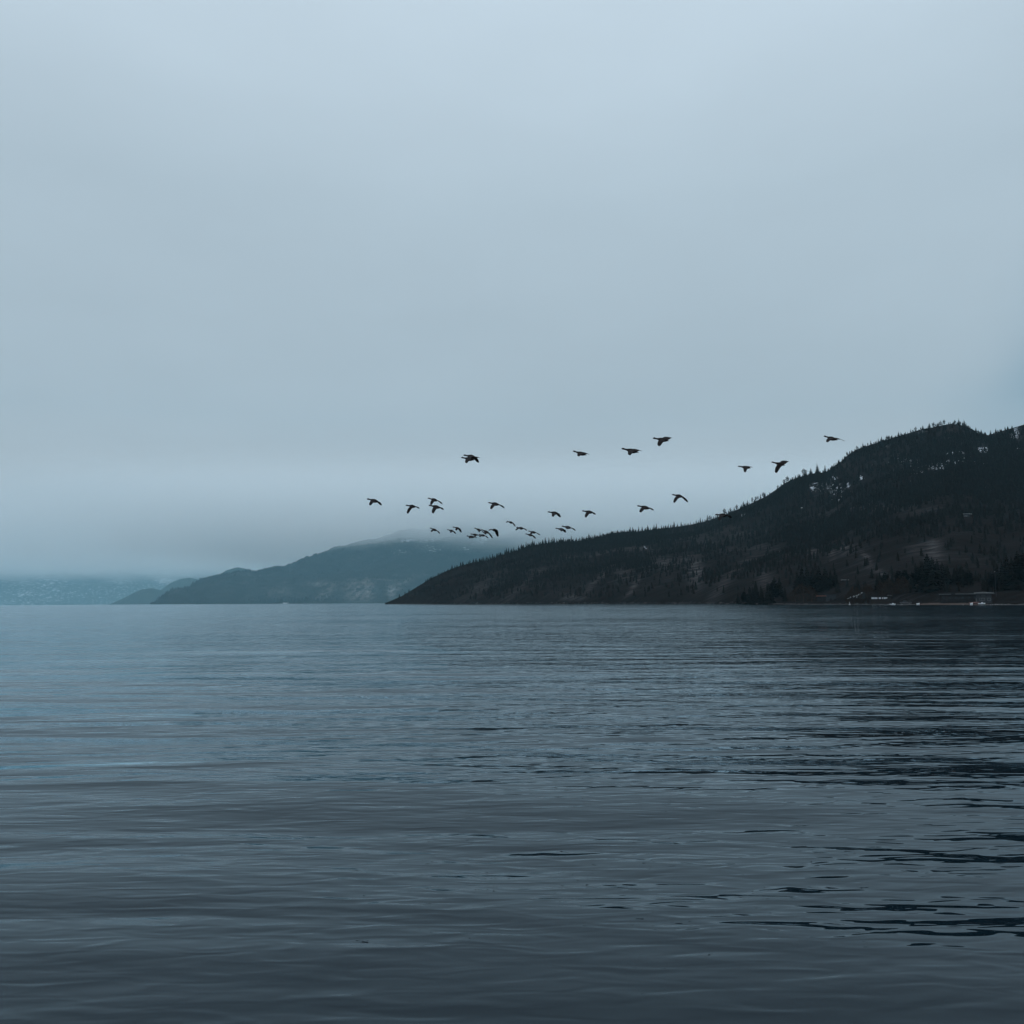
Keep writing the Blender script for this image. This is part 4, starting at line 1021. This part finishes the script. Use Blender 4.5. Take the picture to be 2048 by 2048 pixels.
# head, tail, near wing tip, far wing tip
G = [
 ((731.8, 998.3), (759, 1004), (741, 1009), (755, 1008.5), 'goose flying ahead of all the others, farthest to the left', {}),
 ((810, 1011), (834, 1014), (814.6, 1025), (832, 1016), 'goose with its near wing hanging low, second behind the leading goose', {}),
 ((854.5, 996.7), (877.5, 1002), (861.5, 1008), (878.6, 1006), 'upper one of two geese stacked directly above each other', {}),
 ((856, 1011), (883, 1016), (865, 1024.5), (880, 1018), 'lower one of two geese stacked directly above each other', {}),
 ((925.8, 910), (954, 915), (936, 919), (951, 922), 'rear one of the two highest-flying geese at left that nearly merge', {'psi': 26}),
 ((921.3, 915), (950, 920), (931, 925.5), (954.7, 914), 'front lower one of the two highest-flying geese at left that nearly merge', {'psi': 18}),
 ((975.6, 1005.6), (1001, 1010), (980.7, 1016.5), (1003, 1014.3), 'goose alone in mid sky right of the stacked pair', {}),
 ((859, 1056.6), (875.5, 1062), (862.6, 1062.5), (875.5, 1065.8), 'leftmost goose of the small low flock over the foggy mountain', {'psi': 28}),
 ((893.3, 1059.6), (909, 1063), (901, 1064.5), (907.8, 1066.5), 'small goose just below and left of another at the left of the low flock', {}),
 ((904.7, 1054.5), (921.7, 1058), (911.5, 1059.8), (919, 1063.6), 'small goose just above and right of its neighbour at the left of the low flock', {}),
 ((948, 1056.5), (964, 1062), (957, 1063), (966, 1066), 'small goose whose wing tip touches the next one, top of the tight cluster', {}),
 ((961.5, 1059.5), (980, 1067), (969, 1067), (981, 1074), 'small goose behind the top one of the tight cluster, wing pointing down right', {}),
 ((979, 1060), (995.8, 1060.5), (977.5, 1060.5), (993, 1071.5), 'goose at the right end of the tight cluster with a long wing stretched downward', {'psi': 40, 'chord': 1.15}),
 ((940.2, 1068.5), (957, 1070.5), (949, 1072), (956, 1071.5), 'small flat goose second from the bottom of the tight cluster', {'span': .6}),
 ((932.5, 1072.5), (950.8, 1074.6), (938, 1075.8), (949, 1075), 'lowest and leftmost goose of the tight cluster', {'span': .6}),
 ((957, 1069.3), (972, 1072), (959, 1073), (973, 1075.6), 'small goose at the lower right of the tight cluster', {'psi': 30}),
 ((1013.5, 1043), (1027.5, 1046.5), (1012, 1044.5), (1027.8, 1051.5), 'small goose with a sharply bent wing, alone above the low flock', {'psi': 38}),
 ((1032.5, 1055.5), (1049, 1057.5), (1031.2, 1059.5), (1050.3, 1060.5), 'small goose like a flat arch between the low flock and the pair to its right', {'psi': 40}),
 ((1056.4, 1062.8), (1074, 1066), (1060, 1067.5), (1076.5, 1069.5), 'upper goose of the small overlapping pair right of the flat-arched one', {}),
 ((1050.7, 1068.3), (1068, 1071.5), (1059, 1071), (1068, 1076), 'lower goose of the small overlapping pair right of the flat-arched one', {}),
 ((1110.7, 1057), (1132, 1060.5), (1120, 1061.5), (1128, 1064), 'front lower goose of the overlapping pair just above the tree line', {'psi': 14}),
 ((1123.7, 1053), (1145, 1056.5), (1131, 1057), (1147, 1060), 'rear upper goose of the overlapping pair just above the tree line', {}),
 ((1095.4, 1024.3), (1119.3, 1027.5), (1103, 1032), (1117, 1033), 'goose gliding level above the overlapping pair, left one of two', {}),
 ((1164.5, 1022.3), (1188.8, 1025.7), (1168.6, 1033), (1187, 1028), 'goose gliding level above the overlapping pair, right one of two', {}),
 ((1276, 1012), (1302, 1017.5), (1277, 1022.9), (1303.5, 1019), 'goose flying level just left of the broad-winged one above the slope', {'psi': 28}),
 ((1346.7, 989.4), (1368, 994), (1345, 1003.5), (1372.5, 1002), 'goose with both wings spread down in a wide arch, right of the level-flying one', {'psi': 38, 'span': .76}),
 ((1146, 902), (1173.6, 910.5), (1153, 912), (1174, 906.5), 'leftmost goose of the high trio in the middle of the sky', {'psi': 18}),
 ((1244, 897), (1278, 905), (1253, 909.7), (1278.5, 899.5), 'middle goose of the high trio in the middle of the sky', {'psi': 18}),
 ((1307, 876), (1338.7, 881.8), (1312.7, 891), (1340.5, 873.8), 'highest-flying goose of all, right one of the high trio, far wing raised', {'psi': 20, 'chord': 1.1}),
 ((1478, 932.5), (1502, 936.5), (1484, 943.5), (1503, 933.5), 'lower left goose of the right-hand pair near the mountain skyline', {}),
 ((1546, 924), (1571, 931), (1548.7, 943), (1574.5, 921.6), 'goose with wings spread wide above the mountain skyline, far wing raised', {'psi': 24, 'chord': 1.1}),
 ((1654, 871), (1675.5, 880.5), (1647, 883.5), (1686, 879.5), 'lone goose farthest right with wings stretched out to both sides', {'psi': 40, 'span': .8}),
 ((1434.5, 1030), (1457.5, 1031), (1433, 1039), (1461, 1035), 'brown goose flying against the dark mountain slope, hard to see', {'psi': 40}),
]
for (hd, tl, nr, fr_, lb, kw) in G: goose(hd, tl, nr, fr_, lb, **kw)

# ------------------------------------------------------------------ air
def volume_mat(name, dens, col, het=None):
    mt = bpy.data.materials.new(name); mt.use_nodes = True
    n, l = mt.node_tree.nodes, mt.node_tree.links; n.clear()
    o = n.new('ShaderNodeOutputMaterial'); pv = n.new('ShaderNodeVolumePrincipled')
    pv.inputs['Color'].default_value = (*col, 1); pv.inputs['Density'].default_value = dens; pv.inputs['Anisotropy'].default_value = 0.0
    l.new(pv.outputs[0], o.inputs['Volume'])
    if het: het(n, l, pv)
    return mt
HAZE_D, HAZE_C = 3.1e-5, (0.46, 0.84, 1.0)
v, f = [], []; box(v, f, -35500, 35500, -35500, 35500, -4, 1920)
tag(poly('haze', v, f, volume_mat('haze_air', HAZE_D, HAZE_C)), kind='stuff')

def mist_het(n, l, pv):
    geo = n.new('ShaderNodeNewGeometry'); sp = n.new('ShaderNodeSeparateXYZ'); l.new(geo.outputs['Position'], sp.inputs[0])
    mpn = n.new('ShaderNodeMapping'); mpn.inputs['Scale'].default_value = (1 / 1300, 1 / 2600, 1 / 420)
    nzn = n.new('ShaderNodeTexNoise'); nzn.inputs['Scale'].default_value = 1; nzn.inputs['Detail'].default_value = 3
    l.new(geo.outputs['Position'], mpn.inputs[0]); l.new(mpn.outputs[0], nzn.inputs['Vector'])
    zn = n.new('ShaderNodeMath'); zn.operation = 'MULTIPLY_ADD'; zn.inputs[1].default_value = 850.0
    l.new(nzn.outputs['Fac'], zn.inputs[0]); l.new(sp.outputs['Z'], zn.inputs[2])
    r = n.new('ShaderNodeMapRange'); r.interpolation_type = 'SMOOTHSTEP'; r.inputs[1].default_value = 1040; r.inputs[2].default_value = 1540
    r.inputs[3].default_value = 0; r.inputs[4].default_value = 1.1e-3; l.new(zn.outputs[0], r.inputs[0])
    ry = n.new('ShaderNodeMapRange'); ry.interpolation_type = 'SMOOTHSTEP'; ry.inputs[1].default_value = 9800; ry.inputs[2].default_value = 12600
    l.new(sp.outputs['Y'], ry.inputs[0])
    mm = n.new('ShaderNodeMath'); mm.operation = 'MULTIPLY'; l.new(r.outputs[0], mm.inputs[0]); l.new(ry.outputs[0], mm.inputs[1])
    rz = n.new('ShaderNodeMapRange'); rz.interpolation_type = 'SMOOTHSTEP'; rz.inputs[1].default_value = 16500; rz.inputs[2].default_value = 21000
    rz.inputs[3].default_value = 1.0; rz.inputs[4].default_value = 1.0; l.new(sp.outputs['Y'], rz.inputs[0])
    m3 = n.new('ShaderNodeMath'); m3.operation = 'MULTIPLY'; l.new(mm.outputs[0], m3.inputs[0]); l.new(rz.outputs[0], m3.inputs[1])
    # the bank thins out over the open lake on the left, where only its far end hides the far shore's top
    rx = n.new('ShaderNodeMapRange'); rx.interpolation_type = 'SMOOTHSTEP'; rx.inputs[1].default_value = -7500; rx.inputs[2].default_value = -3500
    rx.inputs[3].default_value = 0.3; rx.inputs[4].default_value = 1.0; l.new(sp.outputs['X'], rx.inputs[0])
    m4 = n.new('ShaderNodeMath'); m4.operation = 'MULTIPLY'; l.new(m3.outputs[0], m4.inputs[0]); l.new(rx.outputs[0], m4.inputs[1])
    l.new(m4.outputs[0], pv.inputs['Density'])
v, f = [], []; box(v, f, -27000, 14000, 9800, 35000, 320, 1880)
mist = poly('mist', v, f, volume_mat('mist_air', 1e-4, (1.0, 1.0, 1.0), mist_het))
tag(mist, 'low cloud hiding the top of the blue mountain and the far shore', 'cloud', kind='stuff')
